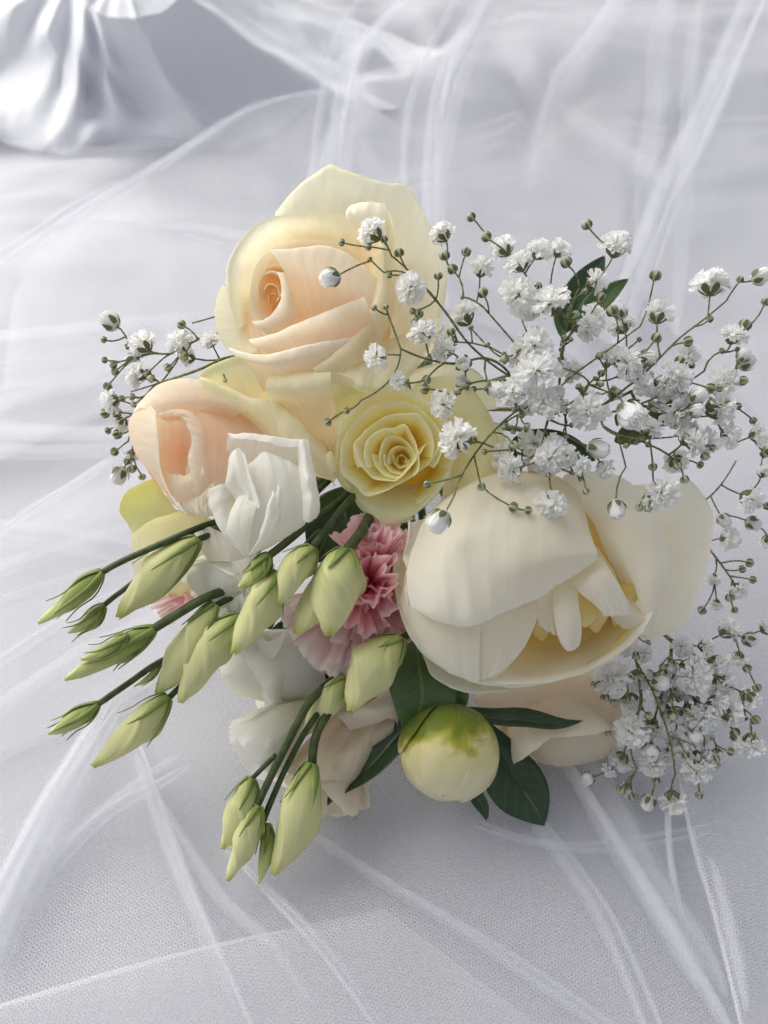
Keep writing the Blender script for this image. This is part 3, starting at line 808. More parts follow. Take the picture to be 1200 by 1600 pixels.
petal(t, [[(300, 786, 40), (320, 776, 46), (338, 766, 42)], [(304, 802, 46), (322, 796, 52), (340, 786, 46)], [(312, 812, 38), (326, 808, 42), (342, 800, 36)]], B, tint=[.4, .8, 1], nu=36, ruf=3.5, rf=12, jag=2)
# long reflexed lip sweeping to the right
petal(t, [[(330, 640, -40), (380, 660, -40), (430, 710, -45), (500, 745, -50)],
          [(318, 610, 4), (357, 630, 10), (396, 652, 14), (428, 684, 16), (462, 718, 16), (496, 738, 10), (520, 750, 0)],
          [(313, 603, 14), (357, 624, 22), (396, 646, 28), (432, 680, 32), (466, 714, 32), (498, 734, 26), (523, 748, 12)],
          [(312, 592, 20), (352, 610, 32), (390, 630, 42), (430, 656, 48), (468, 690, 48), (497, 716, 40), (521, 735, 24)],
          [(316, 588, 12), (351, 602, 24), (387, 619, 34), (423, 627, 36), (465, 656, 36), (490, 685, 32), (508, 708, 26), (520, 712, 16)],
          [(326, 596, -8), (360, 612, 2), (396, 628, 8), (432, 645, 10), (470, 680, 8), (500, 710, 2)]],
      CO, tint=[.3, .6, .9, .9, 1, .8], nu=50, lump=2.0, ruf=2.5, rf=12)
petal(t, [[(508, 712, 20), (516, 705, 24), (521, 712, 22)], [(506, 720, 30), (514, 716, 36), (522, 722, 30)], [(512, 735, 26), (518, 735, 32), (524, 738, 24)]], CO, tint=[.7, .9, .8], nu=16)

core(t, (312, 700, -50), (84, 84, 34), B, .12)
# ---- the yellow rose in the middle
t = flower('yellow_rose', 'small pale yellow rose with deep yellow spiral heart, at the middle of the bouquet', 'rose', (640, 700, -90))
YO = M['yellow_out']
petal(t, [[(600, 720, -60), (640, 740, -60), (690, 720, -60)],
          [(540, 745, -14), (575, 775, -4), (620, 790, -4), (665, 785, -10)],
          [(545, 765, -8), (562, 790, 0), (580, 800, 6), (600, 812, 8), (625, 814, 4), (645, 806, 0)],
          [(552, 775, -18), (566, 796, -10), (585, 805, -4), (602, 818, -2), (626, 819, -6), (650, 808, -12)]], YO, tint=[.2, .6, .95, 1], ruf=2, lump=2)
petal(t, [[(620, 700, -60), (600, 660, -60), (560, 640, -60)],
          [(545, 760, -20), (525, 710, -12), (520, 660, -12), (540, 625, -20), (580, 605, -24)],
          [(532, 755, -14), (512, 705, -4), (508, 655, -2), (520, 622, -8), (552, 605, -14), (590, 600, -20)],
          [(536, 752, -26), (514, 705, -18), (508, 652, -16), (522, 616, -22), (555, 600, -28)]], YO, tint=[.2, .6, .95, 1], lump=2)
petal(t, [[(650, 690, -70), (680, 660, -80), (700, 700, -80)],
          [(640, 620, -30), (700, 625, -30), (740, 670, -34), (745, 735, -30), (700, 785, -24)],
          [(650, 600, -28), (715, 600, -28), (762, 655, -34), (775, 730, -34), (715, 790, -20), (660, 808, -14)],
          [(650, 596, -40), (720, 596, -42), (768, 655, -50), (780, 735, -52), (715, 796, -36)]], YO, tint=[.2, .6, .85, .9], lump=2)
petal(t, [[(660, 690, -100), (700, 640, -120)], [(640, 600, -60), (680, 585, -65), (730, 590, -75), (765, 640, -85)], [(645, 585, -55), (690, 572, -60), (740, 580, -72), (775, 635, -85)]], CO, tint=[.2, .8, .9], lump=2)
petal(t, [[(700, 680, -100), (740, 650, -110)], [(690, 800, -50), (740, 770, -60), (785, 720, -75), (770, 660, -90)], [(700, 812, -60), (745, 785, -70), (792, 730, -88), (780, 660, -100)]], CO, tint=[.1, .5, .7], lump=2)
petal(t, [[(480, 590, -34), (525, 580, -34), (575, 585, -40)], [(490, 625, -22), (525, 615, -18), (570, 618, -24)], [(505, 665, -24), (530, 650, -20), (560, 645, -26)]], YO, tint=[.9, .6, .3], lump=2)
YC = np.array((520.0, 590.0))
def wall(rim, z, f, dz, lip=.03, tint=(.95, 1, .6, .15, 0), zs=0):
    """petal seen from above: thin rim, inner wall sloping down towards the heart"""
    r = np.array(rim, float)
    def row(k, zz):
        q = YC + (r - YC) * k
        return [(490 + a * .2667, 560 + b * .2667, z + zz + zs * math.sin(i * 1.3)) for i, (a, b) in enumerate(q)]
    rows = [row(1 + lip, -4 - lip * 60), row(1, 0), row(1 - f * .25, -dz * .18), row(1 - f * .6, -dz * .55), row(1 - f, -dz)]
    petal(t, rows, M['yellow'], tint=list(tint), nu=56, per=6, lump=1.0, ruf=1.6, rf=9)
wall([(140, 700), (138, 560), (160, 440), (250, 300), (330, 215), (430, 168), (540, 183), (640, 243), (730, 320)], -2, .4, 40, .04, zs=2)
wall([(720, 300), (790, 400), (815, 520), (790, 650), (700, 780), (600, 850)], -4, .4, 40, .04, zs=2)
wall([(150, 640), (200, 760), (330, 815), (430, 850), (560, 885), (640, 862), (730, 770), (800, 650)], -4, .4, 40, .05, zs=2)
wall([(165, 690), (163, 600), (175, 500), (232, 383), (300, 320), (370, 274), (480, 252), (580, 274), (660, 330), (720, 400), (748, 470), (742, 560), (700, 640)], 14, .45, 46, .025, zs=1)
wall([(160, 640), (185, 690), (225, 722), (268, 755), (312, 802), (400, 787), (480, 747), (600, 672), (685, 598), (735, 520)], 18, .45, 46, .03, zs=1)
wall([(262, 640), (240, 515), (290, 450), (340, 400), (420, 348), (500, 328), (600, 325), (665, 390), (700, 480), (690, 580)], 22, .5, 48, .02, zs=1)
wall([(244, 500), (262, 590), (298, 652), (350, 702), (430, 716), (486, 718), (545, 662), (610, 580), (660, 500)], 27, .5, 48, .02, zs=1)
wall([(318, 640), (300, 560), (322, 478), (400, 420), (470, 410), (530, 388), (572, 440), (605, 520), (622, 628), (590, 690)], 28, .5, 46, .015, zs=1)
wall([(345, 560), (372, 640), (430, 690), (500, 700), (560, 650), (605, 575), (600, 510)], 24, .55, 44, .01, zs=1)
wall([(392, 640), (385, 560), (402, 496), (440, 456), (520, 466), (580, 530), (592, 600)], 20, .6, 42, .0, zs=1)
wall([(415, 560), (420, 625), (460, 670), (520, 680), (560, 640), (590, 580)], 17, .6, 40, .0, zs=1)
wall([(440, 620), (446, 545), (490, 512), (550, 528), (578, 580), (560, 630)], 12, .7, 36, .0, zs=1)
wall([(462, 560), (470, 610), (505, 645), (545, 630), (556, 590)], 9, .7, 30, .0)
wall([(488, 610), (492, 575), (520, 560), (548, 585), (535, 612)], 5, .8, 26, .0)
core(t, (628, 715, -52), (66, 66, 20), M['yellow'], .0)


def cup_flower(parent, base, axis, L_, R, layers, mat, ruf=5, rf=7, flare=.35, sd=0, tints=(0, .3, .7, 1)):
    """layered cup: petals rise from base along axis and flare at the mouth"""
    b = np.array(base, float); n = np.array(axis, float); n /= np.linalg.norm(n)
    ex = np.cross(n, (0, 1, .2)); ex /= np.linalg.norm(ex); ey = np.cross(n, ex)
    r = random.Random(sd)
    for (m, sc, op) in layers:
        a0 = r.uniform(0, 6)
        for k in range(m):
            a = a0 + 2 * math.pi * (k + r.uniform(-.15, .15)) / m; wd = math.pi / m * r.uniform(1.35, 1.7)
            ln = L_ * sc * r.uniform(.9, 1.08); fl = flare * r.uniform(.3, 1.5); spi = r.uniform(-.12, .12)
            rows = []
            for v in (0.02, .3, .58, .8, .93, 1.0):
                row = []
                for i in range(9):
                    e = i / 4 - 1
                    rad = R * op * (.12 + .88 * math.sin(min(1, v * 1.1) * math.pi / 2) ** .9) * (1 + spi * e) + R * fl * max(0, v - .6) ** 2 * 4
                    z = ln * v * (1 - .14 * e * e * v)
                    aa = a + e * wd * (.45 + .55 * math.sin(v * math.pi * .6))
                    row.append(tuple(b + n * z + ex * rad * math.cos(aa) + ey * rad * math.sin(aa)))
                rows.append(row)
            petal(parent, rows, mat, tint=[tints[0], tints[1], .5, tints[2], .9, tints[3]], nu=30, per=4, ruf=ruf, rf=rf, lump=1.8, jag=1.6)

# ---- white lisianthus in front of the blush rose
W = M['white']
t = flower('white_lisianthus', 'crisp white lisianthus with folded petals, in front of the blush rose', 'lisianthus', (430, 810, -60), 'white lisianthus blooms')
def wl(rows, tint, **k):
    rows = [[(x, y, z + 30) for x, y, z in r] for r in rows]
    k.setdefault('lump', 1.8); k.setdefault('lf', .035); k.setdefault('ruf', 2.2); k.setdefault('rf', 7)
    petal(t, rows, W, tint=tint, jag=1.8, **k)
wl([[(352, 742, -20), (390, 742, -14), (440, 745, -10), (482, 750, -14)],
    [(353, 705, 4), (385, 708, 6), (430, 712, 12), (480, 714, 12)],
    [(356, 682, 10), (382, 682, 18), (410, 684, 22), (455, 690, 24), (481, 692, 20)],
    [(357, 677, 15), (382, 677, 24), (410, 679, 28), (455, 686, 30), (482, 688, 24)],
    [(362, 684, 20), (385, 686, 30), (412, 690, 34), (446, 698, 36), (474, 698, 30)]], [.2, .7, .95, 1, 1], ruf=1.2, nu=40)
wl([[(464, 702, 20), (466, 740, 30), (468, 785, 34), (471, 815, 30)],
    [(467, 690, 32), (471, 730, 42), (474, 780, 47), (476, 815, 42)],
    [(474, 686, 36), (480, 730, 50), (486, 780, 55), (484, 817, 47)],
    [(481, 689, 28), (490, 740, 40), (498, 785, 42), (493, 811, 34)],
    [(484, 700, 10), (493, 750, 16), (500, 795, 16), (490, 814, 12)]], [.6, .85, 1, .9, .5])
wl([[(386, 728, 24), (400, 715, 28), (413, 706, 30), (440, 714, 30), (470, 730, 28)],
    [(386, 745, 36), (405, 738, 42), (425, 736, 46), (450, 742, 46), (476, 758, 36)],
    [(384, 790, 44), (405, 786, 50), (428, 786, 54), (455, 788, 52), (484, 794, 38)],
    [(378, 830, 40), (400, 832, 46), (420, 832, 48), (448, 828, 46), (478, 818, 34)],
    [(378, 868, 24), (396, 864, 28), (420, 856, 28), (440, 844, 28), (468, 822, 20)]], [1, .7, .5, .45, .3], nu=40, lump=2.2, lf=.03)
wl([[(356, 728, 32), (358, 716, 36), (364, 705, 40), (372, 700, 42), (379, 706, 44), (384, 718, 45)],
    [(354, 740, 38), (360, 732, 46), (368, 726, 50), (377, 726, 52), (385, 733, 53), (391, 742, 54)],
    [(352, 757, 38), (362, 752, 46), (374, 750, 50), (384, 752, 54), (393, 757, 58), (400, 764, 60)],
    [(362, 772, 36), (372, 770, 42), (382, 770, 48), (392, 774, 54), (400, 778, 60), (405, 787, 63)],
    [(372, 790, 34), (380, 788, 40), (388, 788, 46), (396, 790, 54), (402, 794, 58)]], [1, .85, .75, .9, 1], nu=36)
wl([[(390, 756, 34), (384, 785, 30), (384, 815, 36), (388, 850, 36)],
    [(370, 757, 34), (364, 785, 30), (366, 815, 40), (380, 850, 38)],
    [(346, 757, 34), (344, 785, 40), (352, 815, 46), (370, 845, 44), (385, 868, 34)],
    [(330, 763, 26), (331, 792, 36), (343, 820, 42), (360, 846, 40), (383, 870, 30)],
    [(326, 765, 18), (328, 792, 28), (340, 820, 34), (358, 846, 32), (382, 870, 24)]], [.0, .15, .7, .95, 1], nu=36)
wl([[(368, 782, 40), (380, 772, 44), (392, 778, 48), (404, 788, 52)],
    [(356, 812, 50), (370, 800, 56), (384, 798, 58), (398, 800, 58)],
    [(354, 832, 50), (368, 828, 58), (380, 824, 60), (392, 822, 58)],
    [(368, 852, 42), (376, 850, 50), (384, 848, 52), (390, 846, 50)],
    [(380, 869, 30), (384, 869, 34), (388, 868, 34)]], [.8, .7, .7, .5, .4], nu=30)
wl([[(424, 768, 54), (418, 790, 56), (408, 830, 54), (388, 867, 38)],
    [(427, 770, 56), (422, 792, 61), (412, 832, 59), (391, 867, 42)],
    [(431, 780, 54), (428, 800, 57), (419, 838, 54), (400, 865, 38)]], [.9, 1, .5])
wl([[(434, 754, 50), (431, 780, 54), (426, 810, 53), (415, 840, 48)],
    [(437, 756, 52), (435, 782, 57), (430, 812, 56), (419, 842, 50)],
    [(443, 764, 49), (442, 786, 53), (438, 814, 51), (428, 842, 45)]], [.9, 1, .5])

# ---- ruffled white lisianthus below it
t = flower('white_lisianthus', 'half hidden ruffled white lisianthus among the green buds, under the folded white bloom', 'lisianthus', (380, 880, -90), 'white lisianthus blooms')
petal(t, [[(310, 850, -50), (345, 850, -40), (380, 850, -35)], [(299, 832, -8), (325, 823, 4), (352, 832, 8), (380, 850, 8)], [(310, 850, 6), (335, 848, 18), (360, 850, 20), (390, 862, 16)], [(326, 880, 6), (350, 882, 16), (378, 888, 14)]], W, tint=[.2, 1, .8, .4], ruf=5, rf=8)
petal(t, [[(320, 870, -40), (350, 865, -30), (390, 870, -25)], [(300, 880, -20), (330, 868, -4), (370, 862, 4), (400, 866, 4)], [(291, 905, -6), (325, 893, 14), (365, 880, 20), (402, 876, 14)], [(302, 925, -6), (335, 928, 14), (372, 908, 22), (405, 895, 14)], [(330, 948, -22), (360, 948, -6), (388, 934, 0)]], W, tint=[.2, .5, .9, .9, .5], ruf=3, rf=7, lump=2)
petal(t, [[(345, 920, -20), (375, 908, -6), (400, 900, -2)], [(350, 945, 4), (378, 938, 15), (402, 924, 16)], [(358, 964, -8), (382, 960, 2), (404, 946, 4)]], W, tint=[.2, .8, 1], ruf=5, rf=8)
petal(t, [[(372, 905, -20), (400, 890, -10), (430, 880, -10)], [(376, 945, 6), (398, 930, 18), (420, 915, 16)], [(388, 962, 0), (404, 950, 10), (424, 935, 8)]], W, tint=[.2, .7, 1], ruf=5, rf=8)
petal(t, [[(335, 850, -6), (350, 858, 4), (372, 870, 6)], [(352, 880, 14), (370, 888, 24), (395, 895, 20)], [(372, 912, 14), (388, 912, 22), (405, 908, 18)]], W, tint=[.3, .8, 1], ruf=5, rf=9)

cup_flower(t, (400, 860, -70), (-.5, .75, .55), 110, 60, [(4, 1.0, .9), (4, .95, .65), (3, .9, .4)], W, ruf=6, rf=7, flare=.5, sd=12)

# ---- white bloom behind the carnation
t = flower('white_lisianthus', 'rounded white bloom under the pale pink carnation petals', 'lisianthus', (440, 1020, -160), 'white lisianthus blooms')
cup_flower(t, (480, 1000, -100), (-.82, .52, .1), 120, 66, [(4, 1.0, .95), (4, .95, .7), (3, .9, .42)], W, ruf=5, rf=6, flare=.4, sd=7)
petal(t, [[(400, 1000, -130), (440, 990, -120), (480, 1000, -120)], [(360, 1022, -86), (400, 995, -66), (450, 990, -60), (495, 1010, -70)], [(345, 1048, -84), (390, 1042, -52), (440, 1042, -42), (505, 1045, -60)], [(362, 1078, -92), (410, 1086, -66), (460, 1088, -58), (510, 1078, -76)], [(400, 1092, -120), (440, 1098, -104), (490, 1092, -106)]], W, tint=[.2, .8, .8, .4, .0], lump=2)
petal(t, [[(350, 1012, -96), (375, 990, -76), (410, 960, -60)], [(345, 1050, -74), (375, 1032, -50), (415, 1000, -36)], [(352, 1060, -76), (388, 1050, -48), (430, 1025, -34), (446, 985, -34)]], W, tint=[.4, .8, 1], lump=2, ruf=2)

# ---- white bell at lower left
t = flower('white_lisianthus', 'small white bell-shaped bloom with ruffled mouth beside the lowest bud spray', 'lisianthus', (484, 1098, -84), 'white lisianthus blooms')
cup_flower(t, (484, 1096, -60), (-.72, .62, .12), 132, 50, [(4, 1.0, 1.0), (4, .93, .72), (3, .85, .45)], W, ruf=6, rf=6, flare=.45, sd=4)

# ---- half hidden cream rose at the bottom, behind the dark leaf
t = flower('cream_rose', 'half hidden ivory rose hanging behind the pointed dark leaf', 'rose', (570, 1080, -148))
IV = M['ivory']
cup_flower(t, (575, 1085, -90), (-.42, .86, .06), 176, 62, [(4, 1.0, .9), (4, .97, .66), (3, .9, .4)], IV, ruf=5, rf=6, flare=.35, sd=15)
petal(t, [[(510, 1120, -98), (540, 1120, -88), (570, 1110, -88), (600, 1100, -88)], [(498, 1150, -76), (528, 1155, -54), (558, 1140, -50), (600, 1120, -58)], [(491, 1190, -56), (518, 1195, -26), (550, 1185, -20), (590, 1165, -54)], [(489, 1232, -66), (512, 1238, -46), (538, 1232, -40), (566, 1212, -48)], [(494, 1268, -88), (520, 1272, -78), (552, 1266, -78)]], M['ivory'], tint=[.1, .4, .6, .7, .9], lump=2)
petal(t, [[(545, 1110, -58), (580, 1095, -58), (615, 1070, -68)], [(527, 1118, -32), (560, 1106, -22), (600, 1095, -26), (617, 1070, -32)], [(534, 1126, -26), (570, 1116, -16), (613, 1105, -19), (623, 1083, -30)], [(545, 1142, -42), (582, 1132, -32), (612, 1122, -32), (622, 1142, -40)]], M['ivory'], tint=[.3, .9, .9, .5], ruf=2)
petal(t, [[(560, 1130, -68), (590, 1120, -58), (615, 1110, -58)], [(566, 1160, -50), (590, 1150, -42), (616, 1130, -38)], [(560, 1190, -44), (590, 1175, -60), (612, 1150, -52)]], M['ivory'], tint=[.2, .3, .6])
petal(t, [[(500, 1220, -104), (530, 1230, -96), (565, 1225, -94)], [(498, 1258, -92), (530, 1262, -82), (560, 1248, -82)], [(508, 1274, -98), (535, 1276, -90), (556, 1266, -90)]], W, tint=[.4, .8, 1], ruf=6, rf=9)

# ---- cream rose under the peony at lower right
t = flower('cream_rose', 'faded ivory rose tucked under the big peony, above the lower baby\'s breath', 'rose', (850, 1060, -200))
cup_flower(t, (835, 1055, -150), (.30, .92, .25), 132, 88, [(5, 1.0, 1.0), (4, .95, .75), (4, .9, .5), (3, .86, .28)], IV, ruf=3, rf=5, flare=.3, sd=22)
petal(t, [[(770, 1050, -150), (840, 1040, -150), (920, 1040, -150)], [(745, 1082, -116), (800, 1066, -100), (870, 1062, -98), (938, 1062, -112)], [(750, 1108, -108), (820, 1098, -80), (890, 1094, -78), (950, 1098, -100)], [(762, 1142, -114), (830, 1130, -92), (900, 1128, -90), (962, 1124, -110)]], M['ivory'], tint=[.2, .7, .7, .9], lump=2.4)
petal(t, [[(820, 1130, -130), (860, 1110, -120), (920, 1100, -120)], [(808, 1152, -98), (850, 1133, -76), (900, 1118, -66), (955, 1142, -88)], [(828, 1178, -104), (870, 1168, -72), (912, 1162, -66), (965, 1166, -92)], [(850, 1196, -120), (890, 1197, -98), (932, 1190, -98), (958, 1176, -108)]], M['ivory'], tint=[.1, .5, .7, 1], lump=2.4, ruf=2)
petal(t, [[(905, 1070, -120), (940, 1060, -120), (965, 1080, -130)], [(910, 1110, -84), (945, 1100, -86), (972, 1110, -104)], [(920, 1160, -80), (950, 1150, -84), (972, 1150, -104)]], M['ivory'], tint=[.1, .4, .8], lump=2)
petal(t, [[(756, 1120, -130), (790, 1130, -126), (815, 1150, -126)], [(752, 1150, -116), (780, 1165, -106), (810, 1180, -110)], [(768, 1178, -122), (790, 1188, -116), (815, 1196, -120)]], M['ivory'], tint=[.2, .6, .9])

# ---- lime-tipped rose at the far left
t = flower('lime_rose', 'lime-tipped cream rose petals, at the left under the blush rose', 'rose', (300, 850, -150))
LM = M['lime']
petal(t, [[(207, 835, -78), (232, 830, -62), (262, 815, -55), (292, 812, -55)],
          [(200, 818, -70), (216, 800, -54), (240, 786, -48), (268, 788, -50)],
          [(188, 802, -76), (196, 776, -68), (222, 760, -60), (246, 753, -58), (266, 762, -56)],
          [(190, 800, -86), (199, 772, -80), (224, 756, -74), (248, 749, -72), (268, 758, -70)]], LM, tint=[.4, .7, .95, 1], lump=2)
petal(t, [[(230, 840, -100), (270, 830, -90), (310, 830, -85)],
          [(208, 832, -80), (226, 816, -60), (260, 806, -46), (300, 800, -44), (330, 812, -48)],
          [(206, 870, -82), (235, 860, -50), (275, 850, -36), (322, 846, -40)],
          [(212, 902, -88), (245, 900, -60), (285, 895, -46), (328, 886, -50)],
          [(230, 932, -104), (262, 932, -88), (305, 930, -78)]], LM, tint=[.6, .5, .15, .2, .6], lump=2)
petal(t, [[(240, 800, -60), (262, 795, -54), (290, 800, -54)], [(226, 850, -60), (250, 830, -46), (285, 815, -40)], [(216, 870, -78), (240, 860, -60), (270, 845, -50)]], LM, tint=[.6, .35, .5])

# ------------------------------------------------------------------ the peony
t = flower('cream_peony', 'huge ivory peony, the biggest bloom, with a ragged yellow heart', 'peony', (850, 880, -160), r=13)
PE, PI = M['peony'], M['peony_in']
def peo(rows, tint, mat=PE, **k):
    k.setdefault('lump', 3.0); k.setdefault('rib', .35); k.setdefault('lf', 0.012)
    petal(t, rows, mat, tint=tint, nu=k.pop('nu', 46), **k)
# far right back petal
peo([[(960, 760, -110), (1000, 850, -120), (980, 960, -120)],
     [(1060, 752, -70), (1090, 840, -74), (1065, 930, -80), (1000, 990, -90)],
     [(1075, 750, -50), (1112, 792, -48), (1114, 835, -48), (1092, 925, -54), (1076, 970, -60), (1025, 998, -66), (985, 990, -70)]], [.2, .7, 1])
# right petal
peo([[(900, 800, -80), (930, 870, -80), (970, 930, -70)],
     [(880, 748, -30), (930, 800, -20), (960, 860, -5), (990, 915, 0)],
     [(920, 738, -14), (970, 790, 14), (1000, 860, 26), (1010, 930, 20), (1008, 985, 4)],
     [(960, 742, -20), (1010, 775, 6), (1040, 830, 14), (1040, 905, 10), (1022, 980, 0), (1008, 992, -4)]], [.1, .5, .7, 1], nu=50)
# the bowl, lower front
peo([[(760, 920, -80), (820, 960, -90), (900, 960, -90), (960, 930, -80)],
     [(650, 850, -20), (640, 900, 6), (670, 980, 20), (740, 1020, 10), (830, 1030, -10), (920, 1010, -20), (990, 960, -10)],
     [(636, 832, -8), (625, 922, 22), (656, 1014, 42), (743, 1062, 50), (830, 1069, 44), (922, 1046, 34), (990, 1000, 26), (1020, 954, 20)]], [0, .08, .85], nu=80, per=10, ruf=2.5, rf=14, jag=2)
peo([[(636, 832, -10), (625, 922, 20), (656, 1014, 40), (743, 1063, 48), (830, 1070, 42), (922, 1047, 32), (990, 1001, 24)],
     [(640, 850, -20), (628, 925, 6), (664, 1012, 22), (745, 1062, 26), (830, 1068, 20), (920, 1044, 10), (985, 998, 0)],
     [(680, 880, -70), (680, 930, -60), (700, 990, -50), (755, 1030, -46), (830, 1040, -50), (900, 1020, -56), (950, 980, -60)]], [1, .8, .5], nu=80, ruf=3.5, rf=11, jag=3)
# inner hollow
core(t, (860, 880, -70), (150, 110, 46), PI, .15)
peo([[(830, 1000, -60), (870, 1000, -70), (920, 990, -70), (960, 950, -60)],
     [(800, 1040, -4), (850, 1046, -10), (910, 1030, -14), (975, 980, -10)],
     [(790, 1052, 26), (850, 1057, 26), (915, 1040, 20), (980, 992, 14), (1012, 950, 14)]], [0, .15, .6], PI, nu=40)
peo([[(840, 940, -60), (890, 930, -70), (950, 940, -60)], [(820, 980, -40), (880, 985, -48), (950, 960, -40)], [(830, 1030, -30), (890, 1025, -34), (950, 990, -30)]], [.0, .2, .3], PI)
r2 = random.Random(3)
for k in range(26):   # thin ragged petals hanging over the heart
    a = (k % 13) / 12.0; deep = k // 13
    x = 800 + 178 * a + r2.uniform(-6, 6); y0 = 945 - 20 * a + r2.uniform(-8, 8) - 8 * deep
    Lp = r2.uniform(36, 74) * (1 - .25 * a) * (.8 if deep else 1); z = (2 if not deep else -22) + r2.uniform(-8, 8)
    w_ = r2.uniform(9, 16); tw = r2.uniform(-14, 14)
    peo([[(x - w_ * .7, y0, z - 8), (x, y0 - 3, z - 4), (x + w_ * .7, y0, z - 8)],
         [(x - w_ + tw * .3, y0 + Lp * .4, z + 2), (x + tw * .3, y0 + Lp * .38, z + 7), (x + w_ + tw * .3, y0 + Lp * .4, z + 1)],
         [(x - w_ * .8 + tw * .7, y0 + Lp * .75, z - 2), (x + tw * .7, y0 + Lp * .78, z + 3), (x + w_ * .8 + tw * .7, y0 + Lp * .72, z - 3)],
         [(x - w_ * .3 + tw, y0 + Lp * .96, z - 10), (x + tw, y0 + Lp, z - 8), (x + w_ * .35 + tw, y0 + Lp * .93, z - 10)]], [.1, .35, .6, .8], PI, nu=14, ruf=2.5, rf=4, lump=1.6, jag=2)
# closed petals of the lower left side, tucked under the great front petal
peo([[(800, 920, 40), (825, 925, 42), (850, 925, 36), (862, 930, 24)],
     [(738, 960, 66), (775, 962, 72), (812, 962, 66), (842, 960, 52)],
     [(738, 1000, 66), (770, 1002, 70), (800, 1000, 64), (826, 996, 52)],
     [(740, 1036, 60), (764, 1038, 62), (786, 1034, 58), (814, 1016, 46)],
     [(743, 1062, 52), (758, 1061, 53), (772, 1056, 51), (788, 1046, 46)]], [.4, .75, .85, .9, 1], nu=40, ruf=3, rf=9, per=7, jag=2)
peo([[(640, 905, 40), (680, 930, 62), (730, 940, 66), (760, 940, 60)],
     [(627, 935, 38), (664, 968, 66), (705, 985, 76), (750, 990, 74)],
     [(636, 975, 42), (668, 1005, 64), (706, 1022, 72), (749, 1028, 70)],
     [(655, 1013, 45), (682, 1034, 58), (712, 1049, 62), (747, 1060, 58)],
     [(662, 1020, 40), (690, 1042, 48), (716, 1055, 52), (748, 1066, 50)]], [.5, .7, .8, .9, 1], nu=50, per=7, ruf=1.5, rf=8)
# small bright petals over the heart
peo([[(850, 900, 30), (870, 890, 34), (890, 890, 30)], [(838, 940, 46), (852, 935, 52), (868, 930, 48)], [(842, 975, 44), (854, 985, 48), (866, 992, 44)]], [.2, .7, .95], nu=20, ruf=2)
peo([[(868, 905, 40), (885, 900, 46), (900, 905, 42)],
     [(865, 940, 60), (885, 935, 68), (905, 942, 60)],
     [(868, 975, 66), (888, 975, 74), (910, 978, 66)],
     [(876, 1004, 60), (890, 1010, 66), (908, 1000, 58)],
     [(884, 1012, 50), (893, 1016, 54), (904, 1010, 48)]], [.3, .7, .9, 1, 1], nu=26, lump=1.6)
peo([[(890, 905, 40), (915, 885, 44), (940, 870, 30)],
     [(905, 925, 60), (930, 905, 68), (955, 895, 52)],
     [(932, 948, 62), (952, 930, 66), (974, 925, 52)],
     [(940, 962, 52), (965, 962, 56), (988, 960, 44)]], [.3, .7, .9, 1], nu=28, lump=1.6, ruf=3)
peo([[(900, 920, 10), (915, 930, 14), (930, 940, 10)], [(905, 960, 20), (918, 965, 26), (930, 965, 20)], [(908, 978, 16), (914, 982, 20), (922, 975, 16)]], [.2, .6, .9], PI, nu=14)
peo([[(930, 850, -10), (945, 870, -6), (960, 890, -10)], [(930, 880, 20), (950, 905, 24), (975, 925, 16)], [(925, 905, 20), (950, 930, 20), (985, 950, 12)]], [.1, .4, .7], PE, nu=24)
peo([[(940, 860, -30), (960, 900, -34), (990, 940, -40)], [(950, 900, 4), (975, 935, 4), (1005, 960, 0)], [(950, 930, 14), (980, 960, 16), (1016, 966, 10)], [(955, 965, 4), (985, 985, 6), (1015, 972, 2)]], [.1, .4, .7, .9], PE, nu=24)
# the great front petal
peo([[(720, 760, -60), (790, 738, -60), (860, 742, -56), (900, 765, -50)],
     [(672, 800, 4), (740, 760, 26), (800, 752, 40), (870, 765, 34), (915, 806, 16)],
     [(646, 850, 40), (710, 820, 78), (780, 812, 92), (850, 815, 86), (924, 840, 52)],
     [(636, 900, 66), (700, 890, 104), (770, 880, 118), (845, 870, 108), (932, 862, 64)],
     [(640, 940, 76), (685, 945, 104), (745, 945, 116), (800, 925, 112), (860, 895, 96), (932, 872, 66)],
     [(646, 953, 74), (680, 971, 94), (731, 980, 102), (790, 954, 98), (842, 936, 90), (892, 904, 78), (934, 876, 62)]], [.2, .5, .65, .75, .92, 1], nu=80, per=9, ruf=3.2, rf=12, jag=2.5)
# ruffled edge petal at its left
peo([[(690, 800, -20), (680, 850, 0), (680, 900, 20)], [(646, 815, 6), (640, 860, 30), (644, 930, 50)], [(638, 812, 10), (640, 840, 26), (630, 870, 36), (636, 890, 44), (630, 920, 50), (640, 950, 56)]], [.3, .7, .95], nu=36, ruf=4, rf=10)
# grey-shaded skirt petal below the bowl
peo([[(690, 1000, -70), (750, 1030, -70), (820, 1040, -70)], [(664, 1020, -16), (690, 1052, -8), (745, 1070, -6), (835, 1068, -14)], [(662, 1024, -10), (678, 1058, 0), (725, 1080, 4), (775, 1082, 0), (836, 1074, -8)]], [.2, .7, 1], nu=44, ruf=4, rf=9)

